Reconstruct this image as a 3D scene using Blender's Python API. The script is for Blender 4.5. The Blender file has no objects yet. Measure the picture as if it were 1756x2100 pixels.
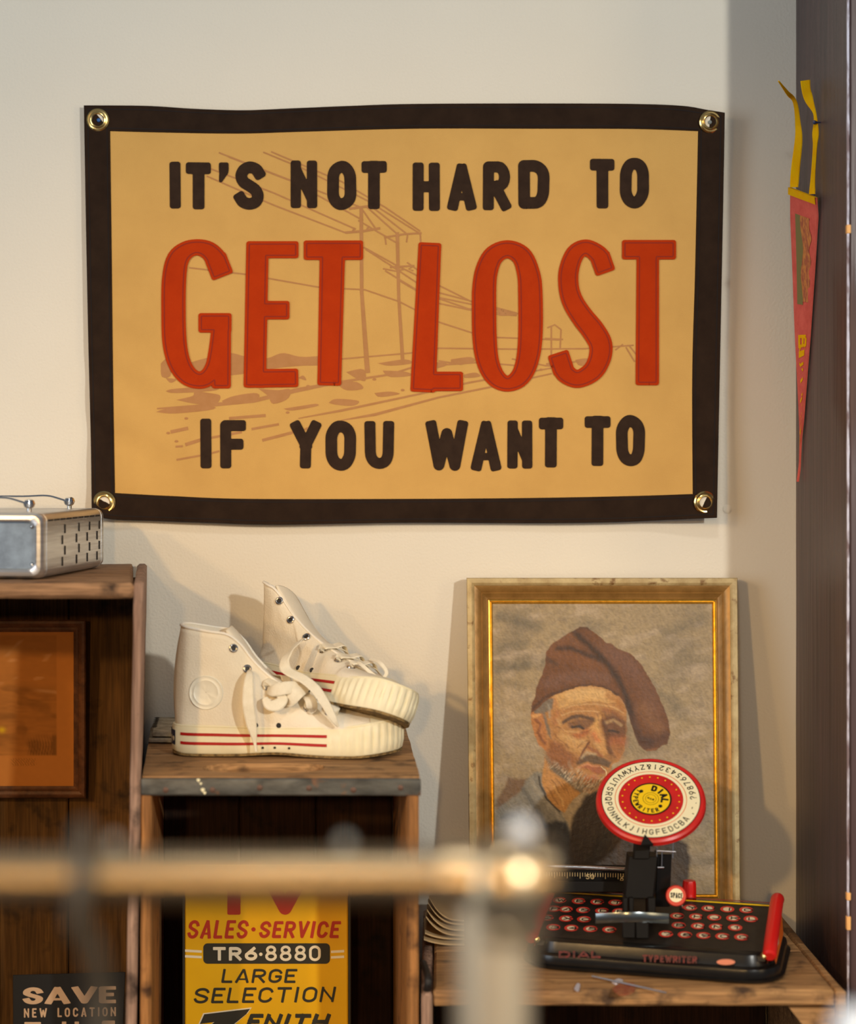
import bpy, bmesh, math, random
import numpy as np
from mathutils import Vector, Matrix, noise
from mathutils.geometry import delaunay_2d_cdt
R = math.radians
random.seed(7); rng = np.random.default_rng(7)
sc = bpy.context.scene
COL = sc.collection

# ------------------------------------------------------------------ camera, light, exposure
F = 3625.0; CX, CY = 878.0, 950.0; CAMY, CAMZ = -2.5, 1.0
cam = bpy.data.cameras.new('camera'); co = bpy.data.objects.new('camera', cam); COL.objects.link(co)
co.location = (0, CAMY, CAMZ); co.rotation_euler = (R(90), 0, 0)
cam.sensor_fit = 'HORIZONTAL'; cam.sensor_width = 36; cam.lens = F / 1756 * 36
cam.shift_y = -100 / 1756
cam.clip_start = .05
cam.dof.use_dof = True; cam.dof.focus_distance = 2.38; cam.dof.aperture_fstop = 2.9
sc.camera = co
sc.view_settings.view_transform = 'Standard'; sc.view_settings.look = 'None'
sc.view_settings.exposure = 0; sc.view_settings.gamma = 1; sc.view_settings.use_curve_mapping = False
sc.cycles.use_denoising = True

w = bpy.data.worlds.new('world'); sc.world = w; w.use_nodes = True
w.node_tree.nodes['Background'].inputs[0].default_value = (.74, .84, 1.0, 1)
w.node_tree.nodes['Background'].inputs[1].default_value = .16

def lamp(name, kind, loc, target, power, color, size=.05, spot=None, blend=.4):
    l = bpy.data.lights.new(name, kind); o = bpy.data.objects.new(name, l); COL.objects.link(o)
    o.location = loc; l.energy = power; l.color = color
    if kind == 'AREA':
        l.shape = 'RECTANGLE'; l.size, l.size_y = size
    else:
        l.shadow_soft_size = size
    if kind == 'SPOT':
        l.spot_size = R(spot); l.spot_blend = blend
    d = Vector(target) - Vector(loc); o.rotation_euler = d.to_track_quat('-Z', 'Y').to_euler()
    return o
lamp('spot_left', 'SPOT', (-1.35, -3.3, 1.72), (.0, 0, .45), 118, (1, .60, .22), .06, 40, 1)
lamp('spot_far_left', 'SPOT', (-2.15, -2.9, 1.85), (.0, 0, .5), 62, (1, .62, .26), .06, 40, 1)
lamp('spot_front', 'SPOT', (-.25, -4.3, 1.42), (-.15, 0, .50), 90, (1, .60, .21), .06, 34, 1)
lamp('spot_right', 'SPOT', (1.42, -3.2, 1.62), (-.1, 0, .9), 180, (1, .98, .90), .05, 60, .6)
lamp('lamp_overhead', 'POINT', (-.1, -2.4, 2.7), (0, 0, 1), 40, (1, .96, .88), .10)
lamp('window_light', 'AREA', (-2.4, -2.35, 1.25), (.06, -1.5, .85), 26, (.80, .90, 1.0), (1.0, 1.7))
lamp('shop_light', 'AREA', (2.3, -2.5, 1.3), (.06, -1.5, .85), 12, (1, .72, .38), (.6, 1.3))

# ------------------------------------------------------------------ colour + material helpers
def lin(c):
    c = c / 255.0
    return c / 12.92 if c <= .04045 else ((c + .055) / 1.055) ** 2.4
EW = (1.04, .92, .77)
def D(r, g, b, k=1.0):
    return tuple(min(.93, lin(v) / (e * k)) for v, e in zip((r, g, b), EW)) + (1,)

def mat(name, base, rough=.6, metal=0, var=None, scale=(20, 20, 20), detail=4, mix=(.35, .65), bump=0, bscale=None, spec=.5,
        spots=None, coat=0, dist=0, grain=None):
    m = bpy.data.materials.new(name); m.use_nodes = True
    nt = m.node_tree; N = nt.nodes; L = nt.links; b = N['Principled BSDF']
    b.inputs['Base Color'].default_value = base; b.inputs['Roughness'].default_value = rough
    b.inputs['Metallic'].default_value = metal; b.inputs['Specular IOR Level'].default_value = spec
    b.inputs['Coat Weight'].default_value = coat
    tc = N.new('ShaderNodeTexCoord')
    mp = N.new('ShaderNodeMapping'); mp.inputs['Scale'].default_value = scale
    L.new(tc.outputs['Object'], mp.inputs['Vector'])
    col = None
    if var:
        nz = N.new('ShaderNodeTexNoise'); nz.inputs['Scale'].default_value = 1; nz.inputs['Detail'].default_value = detail
        nz.inputs['Roughness'].default_value = .62; nz.inputs['Distortion'].default_value = dist
        L.new(mp.outputs[0], nz.inputs['Vector'])
        rp = N.new('ShaderNodeValToRGB'); e = rp.color_ramp.elements
        e[0].position = mix[0]; e[0].color = base; e[1].position = mix[1]; e[1].color = var
        L.new(nz.outputs['Fac'], rp.inputs[0]); col = rp.outputs[0]
    if spots:   # (colour, scale, lo, hi)
        n2 = N.new('ShaderNodeTexNoise'); n2.inputs['Scale'].default_value = spots[1]; n2.inputs['Detail'].default_value = 5
        L.new(tc.outputs['Object'], n2.inputs['Vector'])
        mr = N.new('ShaderNodeMapRange'); mr.inputs[1].default_value = spots[2]; mr.inputs[2].default_value = spots[3]
        L.new(n2.outputs['Fac'], mr.inputs[0])
        mx = N.new('ShaderNodeMix'); mx.data_type = 'RGBA'
        L.new(mr.outputs[0], mx.inputs[0])
        if col: L.new(col, mx.inputs[6])
        else: mx.inputs[6].default_value = base
        mx.inputs[7].default_value = spots[0]; col = mx.outputs[2]
    if grain:   # (scale vector, strength): fine dark streaks along the boards
        g = N.new('ShaderNodeTexNoise'); g.inputs['Scale'].default_value = 1; g.inputs['Detail'].default_value = 3
        mg = N.new('ShaderNodeMapping'); mg.inputs['Scale'].default_value = grain[0]
        L.new(tc.outputs['Object'], mg.inputs['Vector']); L.new(mg.outputs[0], g.inputs['Vector'])
        mr = N.new('ShaderNodeMapRange'); mr.inputs[1].default_value = .40; mr.inputs[2].default_value = .62; mr.inputs[3].default_value = 1 - grain[1]; mr.inputs[4].default_value = 1.06
        L.new(g.outputs['Fac'], mr.inputs[0])
        mx = N.new('ShaderNodeMix'); mx.data_type = 'RGBA'; mx.blend_type = 'MULTIPLY'; mx.inputs[0].default_value = 1
        L.new(col, mx.inputs[6]); L.new(mr.outputs[0], mx.inputs[7]); col = mx.outputs[2]
    if col: L.new(col, b.inputs['Base Color'])
    if bump:
        nb = N.new('ShaderNodeTexNoise'); nb.inputs['Detail'].default_value = 4
        mb = N.new('ShaderNodeMapping'); mb.inputs['Scale'].default_value = bscale or scale
        nb.inputs['Scale'].default_value = 1
        L.new(tc.outputs['Object'], mb.inputs['Vector']); L.new(mb.outputs[0], nb.inputs['Vector'])
        bp = N.new('ShaderNodeBump'); bp.inputs['Strength'].default_value = 1; bp.inputs['Distance'].default_value = bump
        L.new(nb.outputs['Fac'], bp.inputs['Height']); L.new(bp.outputs[0], b.inputs['Normal'])
    return m

def attr_mat(name, rough=.45, bump=0, spec=.35):
    m = bpy.data.materials.new(name); m.use_nodes = True
    nt = m.node_tree; b = nt.nodes['Principled BSDF']
    a = nt.nodes.new('ShaderNodeAttribute'); a.attribute_name = 'paint'
    nt.links.new(a.outputs['Color'], b.inputs['Base Color']); b.inputs['Roughness'].default_value = rough
    b.inputs['Specular IOR Level'].default_value = spec
    if bump:
        tc = nt.nodes.new('ShaderNodeTexCoord'); nb = nt.nodes.new('ShaderNodeTexNoise')
        nb.inputs['Scale'].default_value = 130; nb.inputs['Detail'].default_value = 5
        nt.links.new(tc.outputs['Object'], nb.inputs['Vector'])
        bp = nt.nodes.new('ShaderNodeBump'); bp.inputs['Distance'].default_value = bump
        nt.links.new(nb.outputs['Fac'], bp.inputs['Height']); nt.links.new(bp.outputs[0], b.inputs['Normal'])
    return m

def wood(name, a, b, dark, axis, rough=.75, bump=.0012):
    s = [70, 70, 70]; s[axis] = 6
    g = [330, 330, 330]; g[axis] = 14
    return mat(name, a, rough, 0, b, tuple(s), 6, (.36, .66), bump, tuple(v * 1.5 for v in s), .25, (dark, 26, .57, .73), 0, .6, (tuple(g), .32))

# ------------------------------------------------------------------ mesh builder
class MB:
    def __init__(s): s.v = []; s.f = []; s.m = []; s.col = None
    def add(s, vs, fs, mi=0):
        o = len(s.v); s.v += [Vector(p) for p in vs]
        for f in fs: s.f.append([i + o for i in f]); s.m.append(mi)
        return o
    def grid(s, P, mi=0, closeu=False, closev=False):
        nu, nv = len(P), len(P[0]); fs = []
        for i in range(nu if closeu else nu - 1):
            for j in range(nv if closev else nv - 1):
                a, b = i, (i + 1) % nu; c, d = j, (j + 1) % nv
                fs.append([a * nv + c, b * nv + c, b * nv + d, a * nv + d])
        return s.add([p for r in P for p in r], fs, mi)
    def hexa(s, c, n=(1, 1, 1), rough=0, e=.003, mi=0, seed=0.0):
        """board from 8 corners ordered x0y0z0,x1y0z0,x0y1z0,x1y1z0 then z1; edge loops near edges give worn chamfers"""
        c = [Vector(p) for p in c]
        def tri(u, v, w_):
            a = c[0].lerp(c[1], u); b = c[2].lerp(c[3], u); d = c[4].lerp(c[5], u); g = c[6].lerp(c[7], u)
            return a.lerp(b, v).lerp(d.lerp(g, v), w_)
        ln = [max(1e-4, (c[1] - c[0]).length), max(1e-4, (c[2] - c[0]).length), max(1e-4, (c[4] - c[0]).length)]
        def par(k):
            ee = min(.3, e / ln[k]); m_ = [ee + (1 - 2 * ee) * i / n[k] for i in range(n[k] + 1)]
            return [0] + m_ + [1]
        U, V, W = par(0), par(1), par(2)
        idx = {}; vs = []; fs = []
        def vid(i, j, k):
            key = (i, j, k)
            if key not in idx:
                t = [U[i], V[j], W[k]]; ext = [i in (0, len(U) - 1), j in (0, len(V) - 1), k in (0, len(W) - 1)]
                if sum(ext) >= 2:
                    for q in range(3):
                        if ext[q]:
                            dd = min(.25, e / ln[q]) * .45
                            t[q] = t[q] + (dd if t[q] < .5 else -dd)
                p = tri(*t)
                if rough:
                    nz = noise.noise_vector(p * 16 + Vector((seed, seed, 0))) + noise.noise_vector(p * 60 + Vector((seed, 0, 3))) * .5
                    p = p + nz * rough * (1.4 if sum(ext) >= 2 else .5)
                idx[key] = len(vs); vs.append(p)
            return idx[key]
        nu, nv, nw = len(U) - 1, len(V) - 1, len(W) - 1
        for i in range(nu):
            for j in range(nv):
                fs.append([vid(i, j, 0), vid(i, j + 1, 0), vid(i + 1, j + 1, 0), vid(i + 1, j, 0)])
                fs.append([vid(i, j, nw), vid(i + 1, j, nw), vid(i + 1, j + 1, nw), vid(i, j + 1, nw)])
            for k in range(nw):
                fs.append([vid(i, 0, k), vid(i + 1, 0, k), vid(i + 1, 0, k + 1), vid(i, 0, k + 1)])
                fs.append([vid(i, nv, k), vid(i, nv, k + 1), vid(i + 1, nv, k + 1), vid(i + 1, nv, k)])
        for j in range(nv):
            for k in range(nw):
                fs.append([vid(0, j, k), vid(0, j, k + 1), vid(0, j + 1, k + 1), vid(0, j + 1, k)])
                fs.append([vid(nu, j, k), vid(nu, j + 1, k), vid(nu, j + 1, k + 1), vid(nu, j, k + 1)])
        s.add(vs, fs, mi); return s
    def box(s, x0, x1, y0, y1, z0, z1, e=.001, M=None, mi=0, n=(1, 1, 1), rough=0):
        c = [Vector((x, y, z)) for z in (z0, z1) for y in (y0, y1) for x in (x0, x1)]
        if M is not None: c = [M @ p for p in c]
        return s.hexa(c, n, rough, e, mi)
    def tube(s, path, r, seg=12, mi=0, cap=True):
        path = [Vector(p) for p in path]; n = len(path)
        rs = r if isinstance(r, (list, tuple)) else [r] * n
        up = Vector((0, 0, 1)); rings = []; prev = None
        for i in range(n):
            t = (path[min(i + 1, n - 1)] - path[max(i - 1, 0)]).normalized()
            if prev is None:
                a = t.cross(up if abs(t.z) < .9 else Vector((1, 0, 0))).normalized()
            else: a = (prev - t * prev.dot(t)).normalized()
            prev = a; b = t.cross(a)
            rings.append([path[i] + (a * math.cos(q) + b * math.sin(q)) * rs[i] for q in [2 * math.pi * k / seg for k in range(seg)]])
        o = s.grid(rings, mi, False, True)
        if cap:
            s.f.append([o + k for k in range(seg)][::-1]); s.m.append(mi)
            s.f.append([o + (n - 1) * seg + k for k in range(seg)]); s.m.append(mi)
        return s
    def lathe(s, prof, M, seg=32, mi=0):
        """prof (r,z) revolved about local z"""
        rings = [[M @ Vector((r * math.cos(q), r * math.sin(q), z)) for q in [2 * math.pi * k / seg for k in range(seg)]] for r, z in prof]
        s.grid(rings, mi, False, True); return s
    def ribbon(s, path, width, nrm, th=.0012, mi=0):
        path = [Vector(p) for p in path]; n = len(path)
        ws = width if isinstance(width, (list, tuple)) else [width] * n
        ns = nrm if isinstance(nrm, list) else [nrm] * n
        P = []
        for i in range(n):
            t = (path[min(i + 1, n - 1)] - path[max(i - 1, 0)]).normalized(); nn = Vector(ns[i])
            sd = t.cross(nn).normalized(); nn = sd.cross(t).normalized(); h = ws[i] / 2
            P.append([path[i] - sd * h, path[i] - sd * h * .8 + nn * th, path[i] + sd * h * .8 + nn * th, path[i] + sd * h,
                      path[i] + sd * h * .8 - nn * th * .5, path[i] - sd * h * .8 - nn * th * .5])
        o = s.grid(P, mi, False, True)
        s.f.append([o + k for k in range(6)]); s.m.append(mi); s.f.append([o + (n - 1) * 6 + k for k in range(6)]); s.m.append(mi)
        return s
    def build(s, name, mats, parent=None, smooth=35, recalc=True, mods=None, base=None):
        me = bpy.data.meshes.new(name)
        off = base if base is not None else (Vector(parent['_b']) if parent is not None and '_b' in parent else
                                             (parent.get('_p') and Vector(parent['_p'])) or Vector((0, 0, 0)))
        me.from_pydata([v - off for v in s.v], [], s.f); me.update()
        if not isinstance(mats, (list, tuple)): mats = [mats]
        for m in mats: me.materials.append(m)
        me.polygons.foreach_set('material_index', s.m)
        if recalc:
            bm = bmesh.new(); bm.from_mesh(me); bmesh.ops.recalc_face_normals(bm, faces=bm.faces); bm.to_mesh(me); bm.free()
        if smooth:
            me.polygons.foreach_set('use_smooth', [True] * len(me.polygons)); me.set_sharp_from_angle(angle=R(smooth))
        o = bpy.data.objects.new(name, me); COL.objects.link(o)
        if parent is not None: o.parent = parent
        BASE[o] = off
        return o
BASE = {}
class _P: pass
def thing(name, label, cat, base, group=None):
    o = bpy.data.objects.new(name, None); COL.objects.link(o); o.location = base; o.empty_display_size = .05
    o['label'] = label; o['category'] = cat
    if group: o['group'] = group
    BASE[o] = Vector(base); return o
_build = MB.build
def build(self, name, mats, parent=None, smooth=35, recalc=True):
    """parts are made in world space and stored relative to their thing's base"""
    off = BASE[parent] if parent is not None else Vector((0, 0, 0))
    return _build(self, name, mats, parent, smooth, recalc, base=off)
MB.build = build
def single(mb, name, mats, base, label, cat, group=None, smooth=35):
    o = _build(mb, name, mats, None, smooth, True, base=Vector(base)); o.location = base
    o['label'] = label; o['category'] = cat
    if group: o['group'] = group
    return o
def struct(mb, name, mats, smooth=35):
    o = _build(mb, name, mats, None, smooth, True, base=Vector((0, 0, 0))); o['kind'] = 'structure'; return o

def P(px, py, y):
    d = y - CAMY
    return Vector(((px - CX) * d / F, y, CAMZ + (CY - py) * d / F))
def zat(py, y): return CAMZ + (CY - py) * (y - CAMY) / F
def xat(px, y): return (px - CX) * (y - CAMY) / F
class Plane:
    def __init__(s, p, n): s.p = Vector(p); s.n = Vector(n).normalized()
    def __call__(s, px, py, h=0):
        r = Vector(((px - CX) / F, 1, (CY - py) / F)); o = Vector((0, CAMY, CAMZ))
        q = s.p + s.n * h
        return o + r * ((q - o).dot(s.n) / r.dot(s.n))
def spl(pts, n):
    """Catmull-Rom through pts (tuples), n samples"""
    A = np.array(pts, float); m = len(A); out = []
    for t in np.linspace(0, m - 1, n):
        i = min(int(t), m - 2); f = t - i
        p0, p1, p2, p3 = A[max(i - 1, 0)], A[i], A[i + 1], A[min(i + 2, m - 1)]
        out.append(.5 * ((2 * p1) + (-p0 + p2) * f + (2 * p0 - 5 * p1 + 4 * p2 - p3) * f * f + (-p0 + 3 * p1 - 3 * p2 + p3) * f ** 3))
    return out

# ------------------------------------------------------------------ lettering: strokes -> distance field -> outline -> mesh
def arc(cx, cy, rx, ry, a0, a1, n=10):
    return [(cx + rx * math.cos(R(a0 + (a1 - a0) * i / n)), cy + ry * math.sin(R(a0 + (a1 - a0) * i / n))) for i in range(n + 1)]
def ring(ry=.32, n=8):
    return arc(.5, 1 - ry, .5, ry, 0, 180, 2 * n) + arc(.5, ry, .5, ry, 180, 360, 2 * n) + [(1, 1 - ry)]
def S_(ry=.27):
    return arc(.5, 1 - ry, .5, ry, 15, 195, 12) + [tuple(p) for p in spl([(.04, .66), (.25, .56), (.75, .43), (.97, .33)], 6)] + arc(.5, ry, .5, ry, 8, -165, 12)
G = {
 'I': [[(.5, 0), (.5, 1)]], 'T': [[(0, 1), (1, 1)], [(.5, 0), (.5, 1)]], 'L': [[(0, 1), (0, 0), (1, 0)]],
 'E': [[(1, 1), (0, 1), (0, 0), (1, 0)], [(0, .52), (.8, .52)]], 'F': [[(1, 1), (0, 1), (0, 0)], [(0, .5), (.85, .5)]],
 'H': [[(0, 0), (0, 1)], [(1, 0), (1, 1)], [(0, .5), (1, .5)]], 'N': [[(0, 0, .94), (0, 1, .94)], [(.0, .96, .78), (1, .04, .78)], [(1, 0, .94), (1, 1, .94)]],
 'M': [[(0, 0), (0, 1), (.5, .3), (1, 1), (1, 0)]], 'V': [[(0, 1), (.5, 0), (1, 1)]],
 'W': [[(0, 1), (.24, 0), (.5, .8), (.76, 0), (1, 1)]], 'A': [[(0, 0), (.46, 1, .9)], [(1, 0), (.54, 1, .9)], [(.25, .22, .66), (.75, .22, .66)]],
 'Y': [[(0, 1), (.5, .48)], [(1, 1), (.5, .48)], [(.5, .48), (.5, 0)]], 'X': [[(0, 0), (1, 1)], [(0, 1), (1, 0)]],
 'Z': [[(0, 1), (1, 1), (0, 0), (1, 0)]], 'K': [[(0, 0), (0, 1)], [(1, 1), (0, .42)], [(.3, .6), (1, 0)]],
 'O': [ring()], 'Q': [ring(), [(.6, .25), (1, -.05)]], '0': [ring()],
 'C': [arc(.5, .68, .5, .32, 20, 180, 10) + arc(.5, .32, .5, .32, 180, 340, 10)],
 'G': [arc(.5, .68, .5, .32, 20, 180, 10) + arc(.5, .32, .5, .32, 180, 350, 10) + [(1, .45), (.6, .45)]],
 'U': [[(0, 1), (0, .32)] + arc(.5, .32, .5, .32, 180, 360, 12) + [(1, 1)]],
 'J': [[(.8, 1), (.8, .3)] + arc(.4, .3, .4, .3, 0, -150, 8)],
 'D': [[(0, 0), (0, 1), (.5, 1)] + arc(.5, .68, .5, .32, 90, 0, 6) + arc(.5, .32, .5, .32, 0, -90, 6) + [(0, 0)]],
 'P': [[(0, 0), (0, 1), (.5, 1)] + arc(.6, .74, .4, .26, 90, -90, 8) + [(0, .48)]],
 'R': [[(0, 0), (0, 1), (.5, 1)] + arc(.55, .74, .45, .26, 90, -90, 8) + [(0, .48)], [(.45, .48), (1, 0)]],
 'B': [[(0, 0), (0, 1), (.5, 1)] + arc(.55, .765, .38, .235, 90, -90, 7) + [(0, .53)], [(.5, .53)] + arc(.58, .265, .42, .265, 90, -90, 7) + [(0, 0)]],
 'S': [S_()], '1': [[(.2, .8), (.5, 1), (.5, 0)]], '2': [arc(.5, .7, .5, .3, 170, -30, 8) + [(0, 0), (1, 0)]],
 '3': [arc(.45, .75, .45, .25, 150, -90, 8), arc(.45, .25, .5, .25, 90, -150, 8)], '4': [[(.75, 0), (.75, 1), (0, .3), (1, .3)]],
 '5': [[(.9, 1), (.15, 1), (.1, .58)] + arc(.45, .3, .5, .3, 110, -150, 10)], '7': [[(0, 1), (1, 1), (.35, 0)]],
 '6': [[(.8, 1)] + arc(.5, .3, .5, .3, 150, 510, 16)], '9': [[(.2, 0)] + arc(.5, .7, .5, .3, -30, 330, 16)],
 '8': [arc(.5, .76, .42, .24, -90, 270, 14), arc(.5, .26, .5, .26, 90, 450, 14)],
 '&': [[(1, 0), (.2, .78)] + arc(.42, .83, .24, .17, 180, -40, 8) + arc(.35, .24, .35, .24, 110, 320, 9) + [(1, .45)]],
 '?': [arc(.5, .75, .45, .25, 170, -60, 8) + [(.5, .4), (.5, .25)], [(.5, .02), (.5, .0)]],
 '.': [[(.5, .02), (.5, .0)]], '-': [[(.1, .5), (.9, .5)]], ',': [[(.55, .05), (.4, -.12)]], '*': [[(.48, .5), (.52, .5)]],
 "'": [[(.5, 1), (.5, .8), (.3, 0)]],
}
def sdf_strokes(strokes, w_, cr, X, Y, square=True):
    """strokes: polylines of (x,y[,w])"""
    Dm = np.full(X.shape, 1e9)
    for st in strokes:
        pts = [(p[0], p[1], p[2] if len(p) > 2 else w_) for p in st]
        for a, b in zip(pts[:-1], pts[1:]):
            dx, dy = b[0] - a[0], b[1] - a[1]; l2 = dx * dx + dy * dy + 1e-9
            t = np.clip(((X - a[0]) * dx + (Y - a[1]) * dy) / l2, 0, 1)
            Dm = np.minimum(Dm, np.hypot(X - a[0] - t * dx, Y - a[1] - t * dy) - .5 * (a[2] + t * (b[2] - a[2])))
        if square and not (abs(pts[0][0] - pts[-1][0]) < 1e-6 and abs(pts[0][1] - pts[-1][1]) < 1e-6):
            for e0, e1 in ((pts[0], pts[1]), (pts[-1], pts[-2])):
                dx, dy = e0[0] - e1[0], e0[1] - e1[1]; l = math.hypot(dx, dy) + 1e-9; dx /= l; dy /= l; h = e0[2] / 2
                u = np.abs((X - e0[0]) * dx + (Y - e0[1]) * dy) - (h - cr); v = np.abs(-(X - e0[0]) * dy + (Y - e0[1]) * dx) - (h - cr)
                Dm = np.minimum(Dm, np.hypot(np.maximum(u, 0), np.maximum(v, 0)) + np.minimum(np.maximum(u, v), 0) - cr)
    return Dm
def contours(Dm, xs, ys, level=0.0):
    S = Dm - level; ins = S < 0; H, W = S.shape
    cell = ins[:-1, :-1].astype(int) + ins[:-1, 1:] * 2 + ins[1:, 1:] * 4 + ins[1:, :-1] * 8
    link = {}
    def ed(i, j, k):
        return [('h', i, j), ('v', i, j + 1), ('h', i + 1, j), ('v', i, j)][k]
    tab = {1: [(3, 0)], 2: [(0, 1)], 3: [(3, 1)], 4: [(1, 2)], 5: [(3, 0), (1, 2)], 6: [(0, 2)], 7: [(3, 2)], 8: [(2, 3)], 9: [(2, 0)],
           10: [(0, 1), (2, 3)], 11: [(2, 1)], 12: [(1, 3)], 13: [(1, 0)], 14: [(0, 3)]}
    for i, j in zip(*np.nonzero((cell > 0) & (cell < 15))):
        for a, b in tab[int(cell[i, j])]:
            link[ed(i, j, a)] = ed(i, j, b)
    def pos(e):
        t, i, j = e
        if t == 'h': s0, s1 = S[i, j], S[i, j + 1]; f = s0 / (s0 - s1); return (xs[j] + f * (xs[j + 1] - xs[j]), ys[i])
        s0, s1 = S[i, j], S[i + 1, j]; f = s0 / (s0 - s1); return (xs[j], ys[i] + f * (ys[i + 1] - ys[i]))
    loops = []
    while link:
        st = next(iter(link)); cur = st; lp = []
        while cur in link:
            nx = link.pop(cur); lp.append(pos(cur)); cur = nx
        if len(lp) > 5: loops.append(lp)
    return loops
def outline(strokes, w_, cr, res, square=True, levels=(0.0,), keep=1.2):
    pts = np.array([p[:2] for s in strokes for p in s]); ws = max([w_] + [p[2] for s in strokes for p in s if len(p) > 2])
    pad = ws * .8 + 2 * res
    xs = np.arange(pts[:, 0].min() - pad, pts[:, 0].max() + pad, res); ys = np.arange(pts[:, 1].min() - pad, pts[:, 1].max() + pad, res)
    X, Y = np.meshgrid(xs, ys); Dm = sdf_strokes(strokes, w_, cr, X, Y, square)
    out = []
    for lv in levels:
        ls = []
        for lp in contours(Dm, xs, ys, lv):
            q = [lp[0]]
            for p in lp[1:]:
                if math.hypot(p[0] - q[-1][0], p[1] - q[-1][1]) > keep * res: q.append(p)
            if len(q) > 4: ls.append(q)
        out.append(ls)
    def inside(x, y):
        j = (x - xs[0]) / res; i = (y - ys[0]) / res; a, b = int(i), int(j)
        if a < 0 or b < 0 or a + 1 >= len(ys) or b + 1 >= len(xs): return False
        fi, fj = i - a, j - b
        return (Dm[a, b] * (1 - fi) * (1 - fj) + Dm[a + 1, b] * fi * (1 - fj) + Dm[a, b + 1] * (1 - fi) * fj + Dm[a + 1, b + 1] * fi * fj) < 0
    return out, inside
def fill(loops, inside, step=None):
    vs = []; es = []
    for lp in loops:
        o = len(vs); n = len(lp); vs += [Vector(p) for p in lp]; es += [(o + i, o + (i + 1) % n) for i in range(n)]
    if step:
        A = np.array([p for lp in loops for p in lp])
        for x in np.arange(A[:, 0].min(), A[:, 0].max(), step):
            for y in np.arange(A[:, 1].min(), A[:, 1].max(), step):
                if inside(x, y) and (np.hypot(A[:, 0] - x, A[:, 1] - y).min() > step * .35): vs.append(Vector((x, y)))
    r = delaunay_2d_cdt(vs, es, [], 0, 1e-5)
    V = r[0]; tris = []
    for f in r[2]:
        c = sum((V[i] for i in f), Vector((0, 0))) / len(f)
        if inside(c.x, c.y): tris.append(list(f))
    return [(v.x, v.y) for v in V], tris
def emboss(mb, loops, inside, fn, h0, h1, step=None, mi=0):
    """fn(u,v,h) -> world. front face at h1, walls down to h0"""
    V, T = fill(loops, inside, step)
    mb.add([fn(x, y, h1) for x, y in V], T, mi)
    for lp in loops:
        mb.grid([[fn(x, y, h1), fn(x, y, h0)] for x, y in lp], mi, True)
def glyph(ch, box, w_, cr, res, square=True, slant=0, levels=(0.0,), jit=0):
    """stroke glyph fitted into box x0,x1,ytop,ybot of y-down coordinates"""
    x0, x1, y0, y1 = box; h = w_ / 2
    st = []
    for s in G[ch]:
        st.append([(x0 + h + p[0] * max(.01, (x1 - x0 - w_)) + slant * (p[1] - .5) + jit * math.sin(9 * p[0] + 5 * p[1] + x0), y1 - h - p[1] * (y1 - y0 - w_) + jit * math.cos(7 * p[0] + x0), w_ * (p[2] if len(p) > 2 else 1)) for p in s])
    return outline(st, w_, cr, res, square, levels)
def text_line(mb, txt, x0, x1, y0, y1, w_, fn, h0, h1, cr=.8, res=.7, square=True, slant=0, gap=.22, mi=0, widths=None, rise=0):
    wd = {'I': .36, '*': .5, '.': .3, "'": .3, '1': .5, 'M': 1.25, 'W': 1.4, ' ': .7, 'E': .85, 'F': .85, 'L': .82, '-': .7, ',': .3}
    if widths: wd.update(widths)
    ws = [wd.get(c, 1) for c in txt]; tot = sum(ws) + gap * (len(txt) - 1); k = (x1 - x0) / tot; x = x0
    for i, (c, wi) in enumerate(zip(txt, ws)):
        dy = rise * (x - x0) / (x1 - x0)
        if c != ' ':
            ls, ins = glyph(c, (x, max(x + wi * k, x + w_ + .01), y0 + dy, y1 + dy), w_, min(cr, w_ * .45), res, square, slant)
            emboss(mb, ls[0], ins, fn, h0, h1, None, mi)
        x += (wi + gap) * k
def strip(mb, pts, wd, fn, h, step=12, mi=0, closed=False):
    """flat printed line on a surface"""
    q = []
    pts = list(pts) + ([pts[0]] if closed else [])
    ws = wd if isinstance(wd, (list, tuple)) else [wd] * len(pts)
    for (a, b, wa, wb) in zip(pts[:-1], pts[1:], ws[:-1], ws[1:]):
        n = max(1, int(math.hypot(b[0] - a[0], b[1] - a[1]) / step))
        q += [(a[0] + (b[0] - a[0]) * i / n, a[1] + (b[1] - a[1]) * i / n, wa + (wb - wa) * i / n) for i in range(n)]
    q.append((pts[-1][0], pts[-1][1], ws[-1])); L_ = []
    for i in range(len(q)):
        a, b = q[max(i - 1, 0)], q[min(i + 1, len(q) - 1)]
        if closed and i in (0, len(q) - 1): a, b = q[-2], q[1]
        dx, dy = b[0] - a[0], b[1] - a[1]; l = math.hypot(dx, dy) + 1e-9; nx, ny = -dy / l * q[i][2] / 2, dx / l * q[i][2] / 2
        L_.append([fn(q[i][0] + nx, q[i][1] + ny, h), fn(q[i][0] - nx, q[i][1] - ny, h)])
    mb.grid(L_, mi)
def poly_inside(poly):
    A = np.array(poly, float); x1, y1 = A[:, 0], A[:, 1]; x2, y2 = np.roll(x1, -1), np.roll(y1, -1)
    def f(x, y):
        c = (y1 > y) != (y2 > y)
        return bool(np.sum(c & (x < (x2 - x1) * (y - y1) / np.where(y2 == y1, 1e-9, y2 - y1) + x1)) % 2)
    return f
def blob(mb, poly, fn, h0, h1, step=18, mi=0):
    ins = poly_inside(poly); emboss(mb, [poly], ins, fn, h0, h1, step, mi)
def smooth_poly(poly, n=None):
    return [tuple(p) for p in spl(list(poly) + [poly[0]], n or len(poly) * 4)][:-1]
def ell(cx, cy, a, b, n=20): return [(cx + a * math.cos(2 * math.pi * i / n), cy + b * math.sin(2 * math.pi * i / n)) for i in range(n)]

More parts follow.
